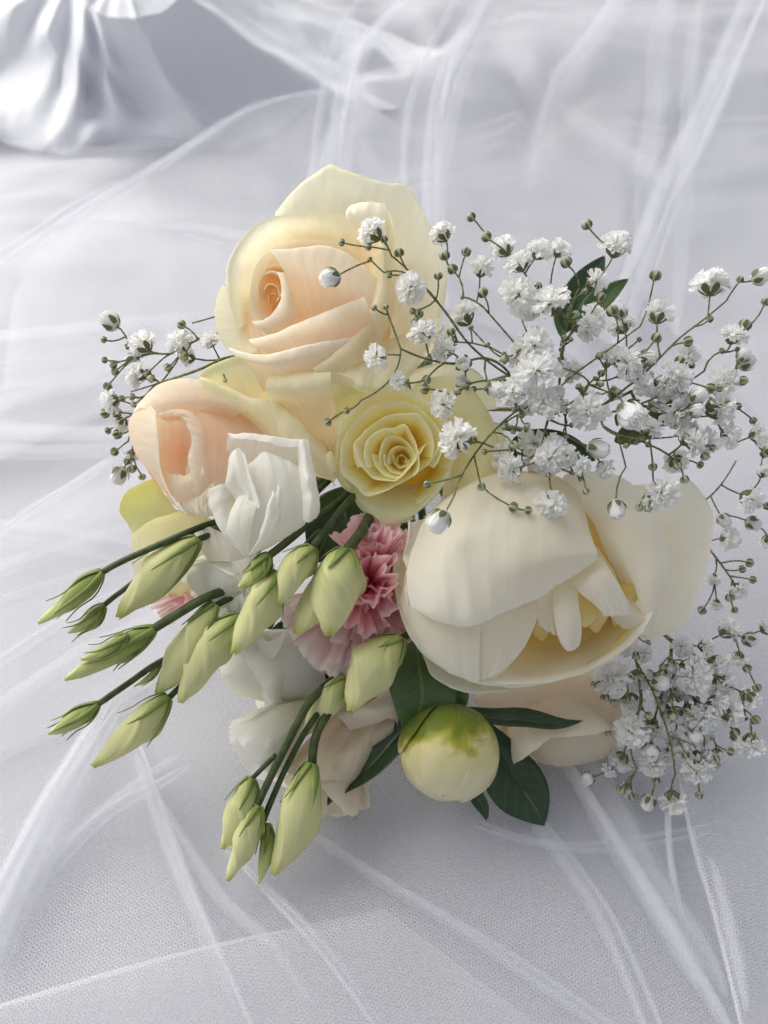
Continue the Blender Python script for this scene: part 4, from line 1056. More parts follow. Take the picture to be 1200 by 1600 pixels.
# ------------------------------------------------------------------ carnations
def frill(parent, root, tip, width, mat, sd, wave=5, depth=7, tint=(0, .3, .65, 1), nu=36, thick=0, bend=(0, 0, 0)):
    """fan petal with a pinked, waved rim, from root to tip (layout)"""
    a, b = np.array(root, float), np.array(tip, float)
    ax = b - a; Ln = np.linalg.norm(ax); ax /= Ln
    view = np.array((0, 0, 1.0))
    sd_ = np.cross(ax, view); nrm = np.linalg.norm(sd_)
    sd_ = sd_ / nrm if nrm > .15 else np.array((1.0, 0, 0))
    nn = np.cross(sd_, ax)
    rr = random.Random(sd); ph = rr.uniform(0, 6); roll = rr.uniform(-.7, .7)
    sd2 = sd_ * math.cos(roll) + nn * math.sin(roll); nn = np.cross(sd2, ax)
    nvv = 14
    g = np.zeros((nvv, nu, 3)); bd = np.array(bend, float)
    for j in range(nvv):
        v = j / (nvv - 1)
        for i in range(nu):
            u = i / (nu - 1) * 2 - 1
            w = width * (.12 + .88 * v ** .9)
            L_ = Ln * v * (1 - .16 * u * u * v)
            tooth = (3.0 * abs(math.sin(u * 13 + ph)) + 2.5 * noise.noise((u * 6, sd * 1.3, 0))) * (1 if v > .93 else 0)
            off = depth * v ** 1.6 * (math.sin(u * wave + ph + .6 * noise.noise((u * 2, sd, v))) + .5 * math.sin(u * wave * 2.3 + ph * 2)) 
            g[j, i] = a + ax * (L_ + tooth) + sd2 * (u * w * .5) + nn * off + bd * v * v
    return petal(parent, g, mat, tint=list(tint), raw=True, lump=1.0, jag=0)

t = flower('pink_carnation', 'frilled pink carnation squeezed between the buds and the peony', 'carnation', (575, 930, -100))
PK, PP = M['pink'], M['palepink']
rr = random.Random(11)
cen = np.array((582, 905, -48.0))
k = 0
for (n, L0, L1, el0, el1, mk) in [(8, 80, 108, .05, .45, PP), (9, 85, 112, .3, .8, PK), (9, 80, 105, .8, 1.3, PK)]:
    for i in range(n):
        a = 2 * math.pi * (i + rr.uniform(-.3, .3)) / n
        el = rr.uniform(el0, el1); L_ = rr.uniform(L0, L1)
        d = np.array((math.cos(a) * math.cos(el) * .55, math.sin(a) * math.cos(el) * 1.05, math.sin(el)))
        k += 1
        frill(t, cen, cen + d * L_, rr.uniform(75, 110), mk, k, wave=rr.uniform(4, 6.5), depth=rr.uniform(7, 12), nu=44)
for (tip, w, mk) in [((470, 1010, -30), 90, PP), ((500, 1046, -34), 100, PP), ((545, 1058, -26), 110, PP), ((595, 1030, -10), 90, PP), ((628, 1010, 10), 70, PK), ((450, 985, -6), 80, PP), ((480, 1030, 0), 90, PP), ((520, 1056, 4), 100, PP), ((440, 965, 0), 70, PP), ((560, 1040, 14), 90, PP), ((600, 1000, 30), 80, PK), ((575, 940, 60), 80, PK), ((610, 890, 62), 70, PK), ((610, 960, 40), 70, PK), ((560, 985, 30), 80, PK), ((520, 995, 10), 80, PP), ((630, 830, 20), 50, PK), ((610, 830, 30), 60, PK), ((575, 820, 20), 60, PK)]:
    k += 1
    frill(t, (570, 915, -50), tip, w, mk, k, wave=rr.uniform(4, 7), depth=9, nu=40)
t = flower('pink_carnation', 'scrap of a pink carnation peeping out at the left behind the bud stems', 'carnation', (320, 920, -130))
for tip, w in [((240, 950, -90), 50), ((262, 928, -80), 46), ((250, 968, -95), 40), ((285, 925, -75), 50)]:
    k += 1
    frill(t, (320, 915, -110), tip, w, PK if k % 2 else PP, k, depth=5)
# ------------------------------------------------------------------ lisianthus bud sprays
def bud_frame(base, tip, bow):
    b, e = np.array(base, float), np.array(tip, float)
    ax = e - b; Ln = np.linalg.norm(ax); ax /= Ln
    sd = np.cross(ax, (0, 0, 1.0)); sd /= np.linalg.norm(sd) + 1e-9
    nn = np.cross(sd, ax)
    def at(t):
        return b + ax * (Ln * t) + sd * (bow * math.sin(math.pi * t))
    return at, sd, nn, Ln

def make_bud(parent, base, tip, w, mat='bud', fat=.38, twist=2.3, bow=4, sep=.6, curl=14, sd=0, sepals=5, sharp=1.0, name='bud'):
    rv = random.Random(int(base[0] * 7 + base[1] * 13)); twist *= rv.uniform(.55, 1.35); fat *= rv.uniform(.88, 1.12); bow += rv.uniform(-3, 3)
    at, sv, nv_, Ln = bud_frame(base, tip, bow)
    nvv, nu = 40, 36
    g = np.zeros((nvv, nu, 3)); tv = np.zeros((nvv, nu))
    r0 = w / 2 * .90
    for j in range(nvv):
        v = j / (nvv - 1)
        if v < fat: pr = .24 + .76 * math.sin(math.pi / 2 * (v / fat)) ** .8
        else:
            q = (v - fat) / (1 - fat); pr = 1 - (1 - .20) * q ** (1.25 * sharp)
        if v > .96: pr *= .85
        for i in range(nu):
            a = 2 * math.pi * (i / nu - twist * v * .8 / 3 + sd)
            s = (i % 12) / 11.0
            seam = (.24 * (s ** 2.5) - .06) * min(1, v * 3.0) * (1.0 if v < .9 else .7)
            rr_ = r0 * pr * (1 + seam) * (1 + .05 * noise.noise((math.cos(a) * 2, math.sin(a) * 2, v * 3 + sd)))
            g[j, i] = at(v) + sv * (rr_ * math.cos(a)) + nv_ * (rr_ * math.sin(a))
            if v > .94:
                g[j, i] += (at(1) - at(0)) / Ln * (2.5 * math.sin(3 * a + sd * 5) * (v - .94) / .06)
            tv[j, i] = v * .97 + .03 * s
    uv = np.zeros((nvv, nu, 2)); uv[..., 0] = (np.arange(nu) / nu)[None, :]; uv[..., 1] = tv
    fc = grid_faces(nvv, nu, True)
    fc.append(tuple(range((nvv - 1) * nu, nvv * nu))); fc.append(tuple(range(nu - 1, -1, -1)))
    b = mesh_obj(name, PW(g).reshape(-1, 3), fc, M[mat], parent, uv.reshape(-1, 2))
    rq = random.Random(int(sd * 100) + 5)
    for k in range(sepals):
        a0 = 2 * math.pi * k / sepals + sd
        if mat == 'bud' and k > 2: break
        Lk = sep * rq.uniform(.8, 1.15); ck = curl * rq.uniform(.5, 1.3)
        m, n = 16, 5
        gg = np.zeros((m, n, 3))
        for j in range(m):
            q = j / (m - 1); v = q * Lk
            if v < fat: pr = .24 + .76 * math.sin(math.pi / 2 * (v / fat)) ** .8
            else: pr = 1 - .84 * ((v - fat) / (1 - fat)) ** 1.25
            free = max(0, (q - .62) / .38)
            rad = r0 * pr * 1.1 + 1.2 + ck * free ** 1.5
            hw = (.34 * (1 - q) ** .9 + .035) * (.75 if mat == 'bud' else 1) * (1 if q < .95 else .5)
            for i in range(n):
                e = (i / (n - 1) * 2 - 1)
                a = a0 + e * hw * (r0 * .9 + 3) / max(rad, 3) * .8 + .25 * q
                ridge = 1.2 * (1 - abs(e))
                gg[j, i] = at(v) + sv * ((rad + ridge) * math.cos(a)) + nv_ * ((rad + ridge) * math.sin(a))
        mesh_obj('sepal', PW(gg).reshape(-1, 3), grid_faces(m, n), M['sepal'], b, solid=.00012)
    return b

def spray(label, stems, buds, root):
    t = thing('lisianthus_bud_spray', label, 'bud spray', PW(np.array(root, float)), 'sprays of green lisianthus buds')
    for s in stems:
        tube('stem', s[0], s[1], s[2], M['stem'], t)
    for k, bd in enumerate(buds):
        make_bud(t, sd=(k * .37 + len(label) * .13) % 1.0, **bd)
    flower_stem(t, root, M['stem'], 6)
    return t

spray('upper left bud spray, slim outermost bud on a long stem above a tiny dark bud',
      [([(395, 800, -60), (340, 815, -20), (305, 827, 20), (240, 855, 40), (185, 880, 40), (158, 896, 38)], 5.5, 5.0),
       ([(380, 820, -50), (340, 832, 0), (307, 844, 24)], 5, 5),
       ([(300, 880, -30), (240, 890, 0), (187, 926, 12), (160, 948, 14)], 4.2, 4.2)],
      [dict(base=(160, 893, 38), tip=(61, 973, 30), w=38, mat='bud_green', fat=.34, sep=.72, curl=10),
       dict(base=(310, 841, 26), tip=(184, 964, 20), w=66, fat=.42, sep=.55, curl=10, bow=-6),
       dict(base=(164, 946, 14), tip=(108, 988, 10), w=29, mat='bud_green', fat=.4, sep=1.0, curl=12)], (400, 800, -80))
spray('middle left bud spray: a twin bud on a thick stem beside two plump buds',
      [([(430, 900, -70), (380, 915, -20), (325, 932, 30), (280, 958, 40), (232, 988, 42)], 7, 7),
       ([(420, 910, -60), (380, 925, -10), (337, 946, 20)], 5, 5), ([(440, 920, -50), (400, 940, 0), (374, 964, 24)], 5, 5),
       ([(330, 960, -10), (290, 1000, 0), (250, 1034, 4)], 3, 3)],
      [dict(base=(242, 982, 40), tip=(102, 1061, 36), w=46, fat=.4, sep=.6, curl=12, mat='bud_green'),
       dict(base=(200, 993, 58), tip=(128, 1030, 54), w=28, fat=.4, sep=.95, curl=9, mat='bud_green'),
       dict(base=(337, 943, 22), tip=(246, 1082, 10), w=58, fat=.45, sep=.35, curl=6, sharp=1.5, bow=5),
       dict(base=(375, 961, 26), tip=(281, 1097, 24), w=66, fat=.45, sep=.35, curl=6, bow=-5),
       dict(base=(252, 1034, 4), tip=(210, 1072, 2), w=13, mat='bud_green', sep=.9, curl=4, sepals=3)], (440, 910, -90))
spray('lower left bud spray: small dark bud on a stalk beside a long pale bud',
      [([(400, 985, -70), (330, 1000, -20), (250, 1034, 6), (200, 1068, 10), (151, 1102, 8)], 4.6, 5.2),
       ([(380, 1000, -60), (320, 1040, -10), (262, 1092, 10)], 5, 5)],
      [dict(base=(154, 1100, 8), tip=(77, 1146, 2), w=34, mat='bud_green', fat=.42, sep=.95, curl=12),
       dict(base=(264, 1088, 12), tip=(146, 1196, 2), w=58, fat=.36, sep=.55, curl=14, bow=4)], (420, 980, -100))
spray('central cluster of pale buds hanging over the pink carnation',
      [([(560, 760, -40), (520, 790, 20), (482, 818, 52), (450, 845, 62), (418, 870, 62)], 6, 6),
       ([(570, 760, -40), (544, 784, 10), (515, 820, 50), (487, 857, 66)], 7, 6),
       ([(580, 800, -30), (565, 830, 30), (541, 860, 60)], 9, 8),
       ([(500, 830, 10), (465, 865, 40), (433, 899, 56)], 5, 5)],
      [dict(base=(421, 866, 62), tip=(373, 917, 58), w=36, mat='bud_green', fat=.42, sep=.85, curl=7),
       dict(base=(488, 853, 68), tip=(436, 943, 72), w=56, fat=.42, sep=.35, curl=3, bow=-4),
       dict(base=(541, 856, 62), tip=(512, 992, 70), w=88, fat=.45, sep=.25, curl=3, sharp=1.2, bow=-4),
       dict(base=(530, 870, 40), tip=(464, 990, 44), w=60, fat=.5, sep=.3, curl=3, sharp=1.6),
       dict(base=(436, 893, 58), tip=(364, 1020, 56), w=64, fat=.4, sep=.4, curl=9, bow=5)], (580, 760, -90))
spray('two pale buds pointing down-left below the pink carnation, beside the broad leaf',
      [([(660, 960, -60), (645, 985, 0), (620, 1001, 26)], 6, 6), ([(600, 1010, -80), (570, 1040, -30), (539, 1062, -4)], 5, 5)],
      [dict(base=(626, 994, 28), tip=(546, 1110, 30), w=82, fat=.45, sep=.3, curl=4, bow=-5),
       dict(base=(541, 1056, -6), tip=(473, 1149, -12), w=50, fat=.42, sep=.3, curl=3, bow=3)], (660, 950, -100))
spray('lowest bud spray, four buds hanging together on long bare stems',
      [([(540, 1040, -100), (510, 1070, -12), (482, 1100, 14), (450, 1160, 24), (420, 1220, 24), (401, 1262, 22)], 6.5, 6),
       ([(530, 1070, -90), (500, 1110, -2), (473, 1150, 12), (440, 1215, 14), (412, 1282, 10)], 5, 5),
       ([(545, 1060, -90), (515, 1110, -2), (494, 1150, 12), (488, 1200, 16)], 7, 7),
       ([(430, 1180, 20), (410, 1200, 14), (392, 1218, 10)], 4, 4)],
      [dict(base=(393, 1215, 10), tip=(348, 1325, 4), w=54, mat='bud', fat=.45, sep=.4, curl=3, bow=5),
       dict(base=(405, 1258, 24), tip=(356, 1375, 18), w=46, fat=.42, sep=.5, curl=3, mat='bud'),
       dict(base=(488, 1192, 20), tip=(428, 1366, 16), w=70, fat=.42, sep=.38, curl=5, sharp=1.2, bow=6),
       dict(base=(418, 1286, 8), tip=(405, 1378, 4), w=28, mat='bud_green', fat=.4, sep=.5, curl=4)], (550, 1040, -130))

# ------------------------------------------------------------------ leaves and the peony bud
def leaf(parent, mid, width, mat, fold=.35, wav=2, sd=0, face=(0, 0, 1), name='leaf', peak=.45):
    """mid: layout points base->tip; face: which way the blade looks"""
    m, n = 30, 13
    p = spline(mid, m)
    tn = np.gradient(p, axis=0); tn /= np.linalg.norm(tn, axis=1)[:, None]
    fc = np.array(face, float); fc /= np.linalg.norm(fc)
    g = np.zeros((m, n, 3)); uv = np.zeros((m, n, 2))
    for j in range(m):
        v = j / (m - 1)
        w = width * .5 * (math.sin(math.pi * v ** (math.log(.5) / math.log(peak))) ** .85 if 0 < v < 1 else 0) + .4
        s = np.cross(tn[j], fc); s /= np.linalg.norm(s) + 1e-9
        nn = np.cross(s, tn[j])
        for i in range(n):
            e = i / (n - 1) * 2 - 1
            g[j, i] = p[j] + s * (e * w) + nn * (fold * w * abs(e) + wav * noise.noise((v * 4, e * 1.5, sd)) * abs(e))
            uv[j, i] = (i / (n - 1), v)
    return mesh_obj(name, PW(g).reshape(-1, 3), grid_faces(m, n), M[mat], parent, uv.reshape(-1, 2), solid=.0002)

t = flower('peony_bud', 'round closed peony bud, cream with green cap, at the bottom between dark leaves', 'peony bud', (715, 1100, -120), r=9)
def pb_mat():
    m = petal_mat('peony_bud_skin', [(0.0, srgb(92, 112, 34)), (0.26, srgb(126, 138, 44)), (0.38, srgb(186, 180, 76)), (0.48, srgb(228, 218, 156)), (1.0, srgb(240, 232, 196))], vein=.05, trans=.12, rough=.5, spots=.5, spot_col=srgb(150, 140, 60))
    return m
M['peony_bud'] = pb_mat()
axis_b = np.array((712, 1108, -70.0)); axis_t = np.array((694, 1250, 0.0))
def ball(cx, cy, cz, rx, ry, rz, nlat=34, nlon=48):
    g = np.zeros((nlat, nlon, 3)); tv = np.zeros((nlat, nlon))
    for j in range(nlat):
        th = math.pi * (j + .02) / (nlat - 1 + .04)
        for i in range(nlon):
            a = 2 * math.pi * i / nlon
            d = np.array((math.sin(th) * math.cos(a), -math.cos(th), math.sin(th) * math.sin(a)))
            s = ((a / (2 * math.pi) * 3 + .35 * j / nlat) % 1.0)
            k = 1 + .035 * s ** 2 - .02 + .03 * noise.noise(tuple(d * 2))
            q = d * k
            g[j, i] = (cx + q[0] * rx, cy + q[1] * ry, cz + q[2] * rz)
            tv[j, i] = (1 - math.cos(th)) * .5 * 1.1 + .15 * noise.noise(tuple(d * 2.2 + 3)) + .10 * noise.noise(tuple(d * 6 + 9)) - .16 * max(0, -d[0]) ** 2 - .10 * max(0, d[0]) ** 2
    uv = np.zeros((nlat, nlon, 2)); uv[..., 0] = (np.arange(nlon) / nlon)[None]; uv[..., 1] = tv
    return g, uv, grid_faces(nlat, nlon, True)
def bud_shell(a_mid, half, off, top, sd):
    """one wrapped petal of the closed bud; edges stand a little proud"""
    nl, no = 26, 26
    g = np.zeros((nl, no, 3)); uv = np.zeros((nl, no, 2))
    for j in range(nl):
        v = j / (nl - 1)
        for i in range(no):
            e = i / (no - 1) * 2 - 1
            th = math.pi * (.03 + (top - .05 * e * e - .03) * v)
            a = a_mid + half * e * (1 if v < .8 else 1 - .35 * (v - .8) / .2 * abs(e)) + .35 * v
            d = np.array((math.sin(th) * math.cos(a), -math.cos(th), math.sin(th) * math.sin(a)))
            k = 1 + off + .016 * e ** 4 + .03 * noise.noise(tuple(d * 2.2 + sd)) + .012 * noise.noise(tuple(d * 7 + sd))
            g[j, i] = (702 + d[0] * 77 * k + 4 * d[1], 1177 + d[1] * 75 * k, -30 + d[2] * 70 * k)
            tvv = (1 - math.cos(th)) * .52 + .20 * noise.noise(tuple(d * 1.7 + 3)) + .12 * noise.noise(tuple(d * 5 + 9)) - .20 * max(0, -d[0]) ** 2 - .06 * max(0, d[0]) ** 2 + .06
            uv[j, i] = (i / (no - 1), min(1, max(0, tvv)))
    mesh_obj('petal', PW(g).reshape(-1, 3), grid_faces(nl, no), M['peony_bud'], t, uv.reshape(-1, 2), solid=.0003)
g, uv, fcs = ball(702, 1177, -30, 74, 72, 68)
mesh_obj('heart', PW(g).reshape(-1, 3), fcs, M['peony_bud'], t, uv.reshape(-1, 2))
for k, (a_mid, half, off, top) in enumerate([(2.3, 1.25, .0, .97), (4.4, 1.25, .012, .96), (6.1, 1.2, .022, .95), (1.05, .95, .034, .90), (2.6, .55, .045, .50), (.55, .5, .048, .42)]):
    bud_shell(a_mid, half, off, top, k * 3.7)
leaf(t, [(715, 1098, -70), (690, 1108, -60), (640, 1130, -44), (580, 1195, -40), (530, 1235, -46), (512, 1258, -50)], 66, 'leaf', fold=.3, sd=1, face=(-.45, -.5, 1), peak=.42)
leaf(t, [(726, 1106, -60), (770, 1122, -44), (820, 1126, -30), (870, 1132, -30), (910, 1126, -44)], 40, 'leaf', fold=.35, sd=2, face=(0, -.9, 1))
leaf(t, [(740, 1110, -70), (772, 1160, -60), (800, 1210, -52), (832, 1255, -56), (850, 1290, -70)], 92, 'leaf', fold=-.28, sd=3, face=(.25, -.1, 1), peak=.6)
leaf(t, [(745, 1130, -56), (778, 1170, -38), (805, 1215, -34), (820, 1240, -38)], 16, 'leaf', fold=.6, sd=4, face=(.5, -.2, 1))
leaf(t, [(730, 1220, -70), (745, 1245, -66), (756, 1265, -68), (760, 1282, -72)], 22, 'leaf', fold=.4, sd=5)
t = flower('peony_leaf', 'broad mid-green leaf between the pale bud and the round peony bud', 'leaf', (660, 1000, -90), r=4)
leaf(t, [(650, 1000, -70), (654, 1040, -30), (660, 1085, -16), (652, 1120, -14), (634, 1150, -24)], 110, 'leaf_mid', fold=.12, sd=6, face=(.3, -.1, 1), peak=.52)
leaf(t, [(690, 1060, -60), (705, 1080, -44), (712, 1100, -40), (715, 1120, -44)], 50, 'leaf_mid', fold=.2, sd=7)
t = flower('dark_leaf_sprig', 'blurred dark green leaves sticking up behind the baby\'s breath', 'leaf', (880, 560, -240), r=5)
leaf(t, [(885, 520, -215), (900, 470, -215), (925, 430, -220), (945, 400, -225)], 50, 'leaf', fold=.3, sd=8)
leaf(t, [(900, 520, -215), (925, 480, -205), (955, 455, -205), (982, 436, -210)], 34, 'leaf_mid', fold=.3, sd=9)
leaf(t, [(880, 530, -215), (880, 480, -215), (895, 450, -220), (910, 430, -225)], 30, 'leaf_mid', fold=.3, sd=10)
# leaves filling the shadows between the flowers
t = flower('dark_leaf_sprig', 'dark green leaves in the shadow between the yellow rose and the carnation', 'leaf', (560, 800, -120), r=5)
leaf(t, [(540, 760, -110), (530, 800, -90), (510, 840, -85), (490, 880, -90)], 90, 'leaf', fold=.2, sd=11)
leaf(t, [(560, 750, -110), (580, 800, -80), (610, 840, -80), (640, 870, -90)], 90, 'leaf', fold=.2, sd=12)
leaf(t, [(480, 960, -120), (470, 1010, -100), (480, 1060, -100), (500, 1110, -110)], 120, 'leaf', fold=.2, sd=13)
leaf(t, [(600, 1000, -130), (590, 1050, -120), (580, 1090, -120), (570, 1140, -130)], 120, 'leaf', fold=.2, sd=14)
t = flower('dark_leaf_sprig', 'glossy dark leaf glimpsed inside the baby\'s breath above the peony', 'leaf', (860, 680, -160), r=5)
leaf(t, [(800, 690, -80), (840, 692, -55), (890, 700, -50), (930, 720, -60)], 46, 'leaf', fold=.25, sd=15)
leaf(t, [(960, 690, -110), (1000, 670, -85), (1030, 655, -80), (1050, 640, -86)], 40, 'leaf_mid', fold=.25, sd=16)
# ------------------------------------------------------------------ baby's breath
def floret_mesh(seed, n=44):
    """double white floret: many small crimped petals on a dome; unit radius, axis +z"""
    r = random.Random(seed)
    co, fc, uv = [], [], []
    for k in range(n):
        q = (k + .5) / n
        th = math.acos(1 - 1.42 * q)            # polar angle from the axis
        a = k * 2.399963 + r.uniform(-.35, .35)
        d = np.array((math.sin(th) * math.cos(a), math.sin(th) * math.sin(a), math.cos(th)))
        s = np.array((-math.sin(a), math.cos(a), 0)); roll = r.uniform(-.9, .9)
        u_ = np.cross(d, s); s = s * math.cos(roll) + u_ * math.sin(roll); u_ = np.cross(d, s)
        L_ = r.uniform(.78, 1.1) * (1 - .1 * math.cos(th)); w = r.uniform(.15, .28); cr = r.uniform(.05, .14); lean = r.uniform(-.28, .28)
        b = len(co); nj, ni = 4, 5
        for j in range(nj):
            v = j / (nj - 1)
            for i in range(ni):
                e = i / (ni - 1) * 2 - 1
                notch = -.10 * (1 - abs(e)) * (v > .9)
                rad = .2 + (L_ - .2) * v * (1 - .12 * e * e) + notch
                pt = d * rad + s * (e * w * (.2 + .8 * v)) + u_ * (cr * math.sin(e * 4 + k) * v + lean * v * v)
                co.append(pt + np.array((0, 0, -.15))); uv.append(((e + 1) / 2, .15 + .85 * v))
        for f in grid_faces(nj, ni): fc.append(tuple(b + x for x in f))
    return np.array(co), fc, uv

def calyx_mesh(seed):
    """short cup with five separate pointed sepals"""
    co, fc = [], []
    for k in range(5):
        a0 = 2 * math.pi * k / 5; b = len(co)
        for j in range(5):
            q = j / 4; z = -.95 + .55 * q; r = .09 + .46 * math.sin(q * 1.5) ** .9
            hw = (.52 * math.sin(math.pi * (.22 + .70 * q)) + .04) * (.30 / max(.3, r)) ** .3
            for e in (-1, 0, 1):
                co.append(((r + .03 * (e == 0)) * math.cos(a0 + e * hw), (r + .03 * (e == 0)) * math.sin(a0 + e * hw), z))
        for f in grid_faces(5, 3): fc.append(tuple(b + x for x in f))
    return np.array(co), fc, None

def round_bud_mesh(seed, open_=0.0, n=20):
    """closed bud: pale ball with five darker sepals; unit radius"""
    co = []; uv = []
    prof = [(-1.0, .12), (-.85, .5), (-.5, .86), (0, 1.0), (.45, .9), (.8, .6), (1.0 + open_ * .3, .18)]
    for j, (z, r) in enumerate(prof):
        for i in range(n):
            a = 2 * math.pi * i / n
            rr_ = r * (1 + .06 * math.cos(5 * a))
            co.append((rr_ * math.cos(a), rr_ * math.sin(a), z)); uv.append((i / n, .2 + .8 * j / 6))
    fc = grid_faces(len(prof), n, True); fc.append(tuple(range(n - 1, -1, -1))); fc.append(tuple(range((len(prof) - 1) * n, len(prof) * n)))
    return np.array(co), fc, uv

def sepal5_mesh(top=.6, n=4):
    co, fc = [], []
    for k in range(5):
        a0 = 2 * math.pi * k / 5
        b = len(co)
        for j in range(5):
            q = j / 4; z = -1.02 + (top + 1.02) * q
            r = 1.05 * math.sqrt(max(0, 1 - min(1, abs(z)) ** 2.2)) + .10
            hw = .36 * math.sin(math.pi * (.25 + .75 * q)) + .02
            for e in (-1, 0, 1):
                co.append(((r + .05 * (e == 0)) * math.cos(a0 + e * hw), (r + .05 * (e == 0)) * math.sin(a0 + e * hw), z))
        for f in grid_faces(5, 3): fc.append(tuple(b + x for x in f))
    return np.array(co), fc, None

def half_open_mesh(seed, n=46):
    """half open floret: crimped petals still gathered into a drop"""
    r = random.Random(seed); co, fc, uv = [], [], []
    for k in range(n):
        q = (k + .5) / n; a = k * 2.399963
        ring = math.sqrt(q); b = len(co); w = r.uniform(.22, .36); top = 1.0 - .35 * ring + r.uniform(-.08, .08)
        for j in range(6):
            v = j / 5
            rad = ring * (.35 + .65 * math.sin(math.pi * min(1, .12 + .62 * v)) ) * .98
            z = -1 + (1 + top) * v
            for i in range(4):
                e = i / 3 * 2 - 1
                aa = a + e * w * (1.2 - .5 * ring) * (.5 + .5 * v) * 1.3
                rr_ = rad * (1 + .07 * math.sin(e * 3 + k))
                co.append((rr_ * math.cos(aa), rr_ * math.sin(aa), z - .08 * e * e * v)); uv.append(((e + 1) / 2, .2 + .8 * v))
        for f in grid_faces(6, 4): fc.append(tuple(b + x for x in f))
    return np.array(co), fc, uv

def raw_mesh(name, data, mat):
    co, fc, uv = data
    me = bpy.data.meshes.new(name); me.from_pydata(np.asarray(co).tolist(), [], fc)
    me.polygons.foreach_set('use_smooth', [True] * len(me.polygons))
    if uv is not None:
        l = me.uv_layers.new(name='UVMap')
        for lp in me.loops: l.data[lp.index].uv = uv[lp.vertex_index]
    me.materials.append(mat); me.update()
    return me

FLORETS = [raw_mesh('floret', floret_mesh(s, n), M['floret']) for s, n in ((1, 54), (2, 60), (3, 48), (4, 64), (5, 56), (6, 44))]
CALYX = raw_mesh('calyx', calyx_mesh(0), M['gcalyx'])
BUDW = raw_mesh('bud', half_open_mesh(9), M['floret'])
BUDG = raw_mesh('bud', round_bud_mesh(2, 0), M['gbud'])
SEP_HI = raw_mesh('sepals', sepal5_mesh(.75), M['gcalyx'])
SEP_LO = raw_mesh('sepals', sepal5_mesh(.0), M['gcalyx'])

def place(name, me, parent, pos_w, dirw, scale, roll):
    o = bpy.data.objects.new(name, me); link(o, parent)
    q = Vector(dirw).to_track_quat('Z', 'Y')
    o.rotation_mode = 'QUATERNION'
    from mathutils import Quaternion
    o.rotation_quaternion = q @ Quaternion((0, 0, 1), roll)
    o.scale = (scale,) * 3 if not hasattr(scale, '__len__') else scale
    o.location = Vector(pos_w) - parent.location
    return o

def sub(name, me, parent_obj):
    o = bpy.data.objects.new(name, me); link(o, parent_obj); return o

def cam_basis(v):
    return RT * v[0] - UP * v[1] - FWD * v[2]

def gyp(label, root, tips, trunk, seed, extra=None):
    """tips: (x,y,z,r,kind) kind f=floret w=white bud g=green bud; trunk: list of main branch polylines"""
    r = random.Random(seed)
    t = thing('babys_breath', label, 'flower spray', PW(np.array(root, float)), "sprays of baby's breath")
    nodes = []; edges = []; level = []
    def add(p, par):
        nodes.append(np.array(p, float)); edges.append(par); return len(nodes) - 1
    r0 = add(root, -1)
    for line in trunk:
        par = min(range(len(nodes)), key=lambda i: np.linalg.norm(nodes[i] - np.array(line[0], float)))
        sp = spline(line, max(4, int(len(line) * 4)))
        for p in sp: par = add(p, par)
    order = sorted(tips, key=lambda q: np.linalg.norm(np.array(q[:3]) - np.array(root)))
    rt = np.array(root, float)
    ends = []
    for (x, y, z, rad, kind) in order:
        p = np.array((x, y, z), float)
        best, bc = 0, 1e9
        dp = np.linalg.norm(p - rt)
        for i, q in enumerate(nodes):
            d = np.linalg.norm(p - q); dr = np.linalg.norm(q - rt)
            if d < 16: continue
            c = d + max(0, dr - dp + 20) * 2.0 + .22 * dr
            if c < bc: best, bc = i, c
        q = nodes[best]
        d = p - q; Ln = np.linalg.norm(d)
        # out along a slightly bowed twig with small joints
        side = np.array((r.uniform(-1, 1), r.uniform(-1, 1), r.uniform(-1, 1))) * Ln * .12
        par = best
        for s in (.35, .7):
            par = add(q + d * s + side * math.sin(math.pi * s), par)
        e = add(p, par)
        dirv = p - nodes[par]
        ends.append((p, dirv / (np.linalg.norm(dirv) + 1e-9), rad, kind))
    # weight of each node for thickness
    wt = [0] * len(nodes)
    for i in range(len(nodes) - 1, -1, -1):
        if wt[i] == 0: wt[i] = 1
        if edges[i] >= 0: wt[edges[i]] += wt[i]
    co, fc = [], []
    for i, par in enumerate(edges):
        if par < 0: continue
        ra = min(3.6, 1.05 + .30 * wt[par] ** .5); rb = min(3.6, 1.05 + .30 * wt[i] ** .5)
        w = PW(np.array([nodes[par], nodes[i]]))
        ra = min(ra, rb * 1.5)
        c, f = tube_mesh(w, np.array([ra, rb]) * S, 5)
        b = len(co); co.extend(c.tolist()); fc.extend(tuple(b + x for x in q) for q in f)
    st = mesh_obj('stem', co, fc, M['gstem'], t)
    for (p, d, rad, kind) in ends:
        jit = np.array((r.uniform(-.35, .35), r.uniform(-.35, .35), r.uniform(-.1, .55)))
        d = d + jit * (1.0 if kind == 'f' else .4); d /= np.linalg.norm(d)
        dw = cam_basis(d); pw = PW(p)
        s = rad * S * (1.06 if kind == 'f' else .74 if kind == 'g' else 1.0)
        if kind == 'f':
            o = place('floret', r.choice(FLORETS), t, pw + dw * s * .55, dw, (s * r.uniform(.98, 1.15), s * r.uniform(.98, 1.15), s * r.uniform(.8, 1.0)), r.uniform(0, 6))
            sub('calyx', CALYX, o)
        elif kind == 'w':
            o = place('bud', BUDW, t, pw + dw * s * .9, dw, (s * .9, s * .9, s * 1.12), r.uniform(0, 6))
            sub('sepals', SEP_LO, o)
        else:
            o = place('bud', BUDG, t, pw + dw * s * .8, dw, (s, s, s * 1.1), r.uniform(0, 6))
            sub('sepals', SEP_HI, o)
    flower_stem(t, root, M['gstem'], 3.2)
    return t

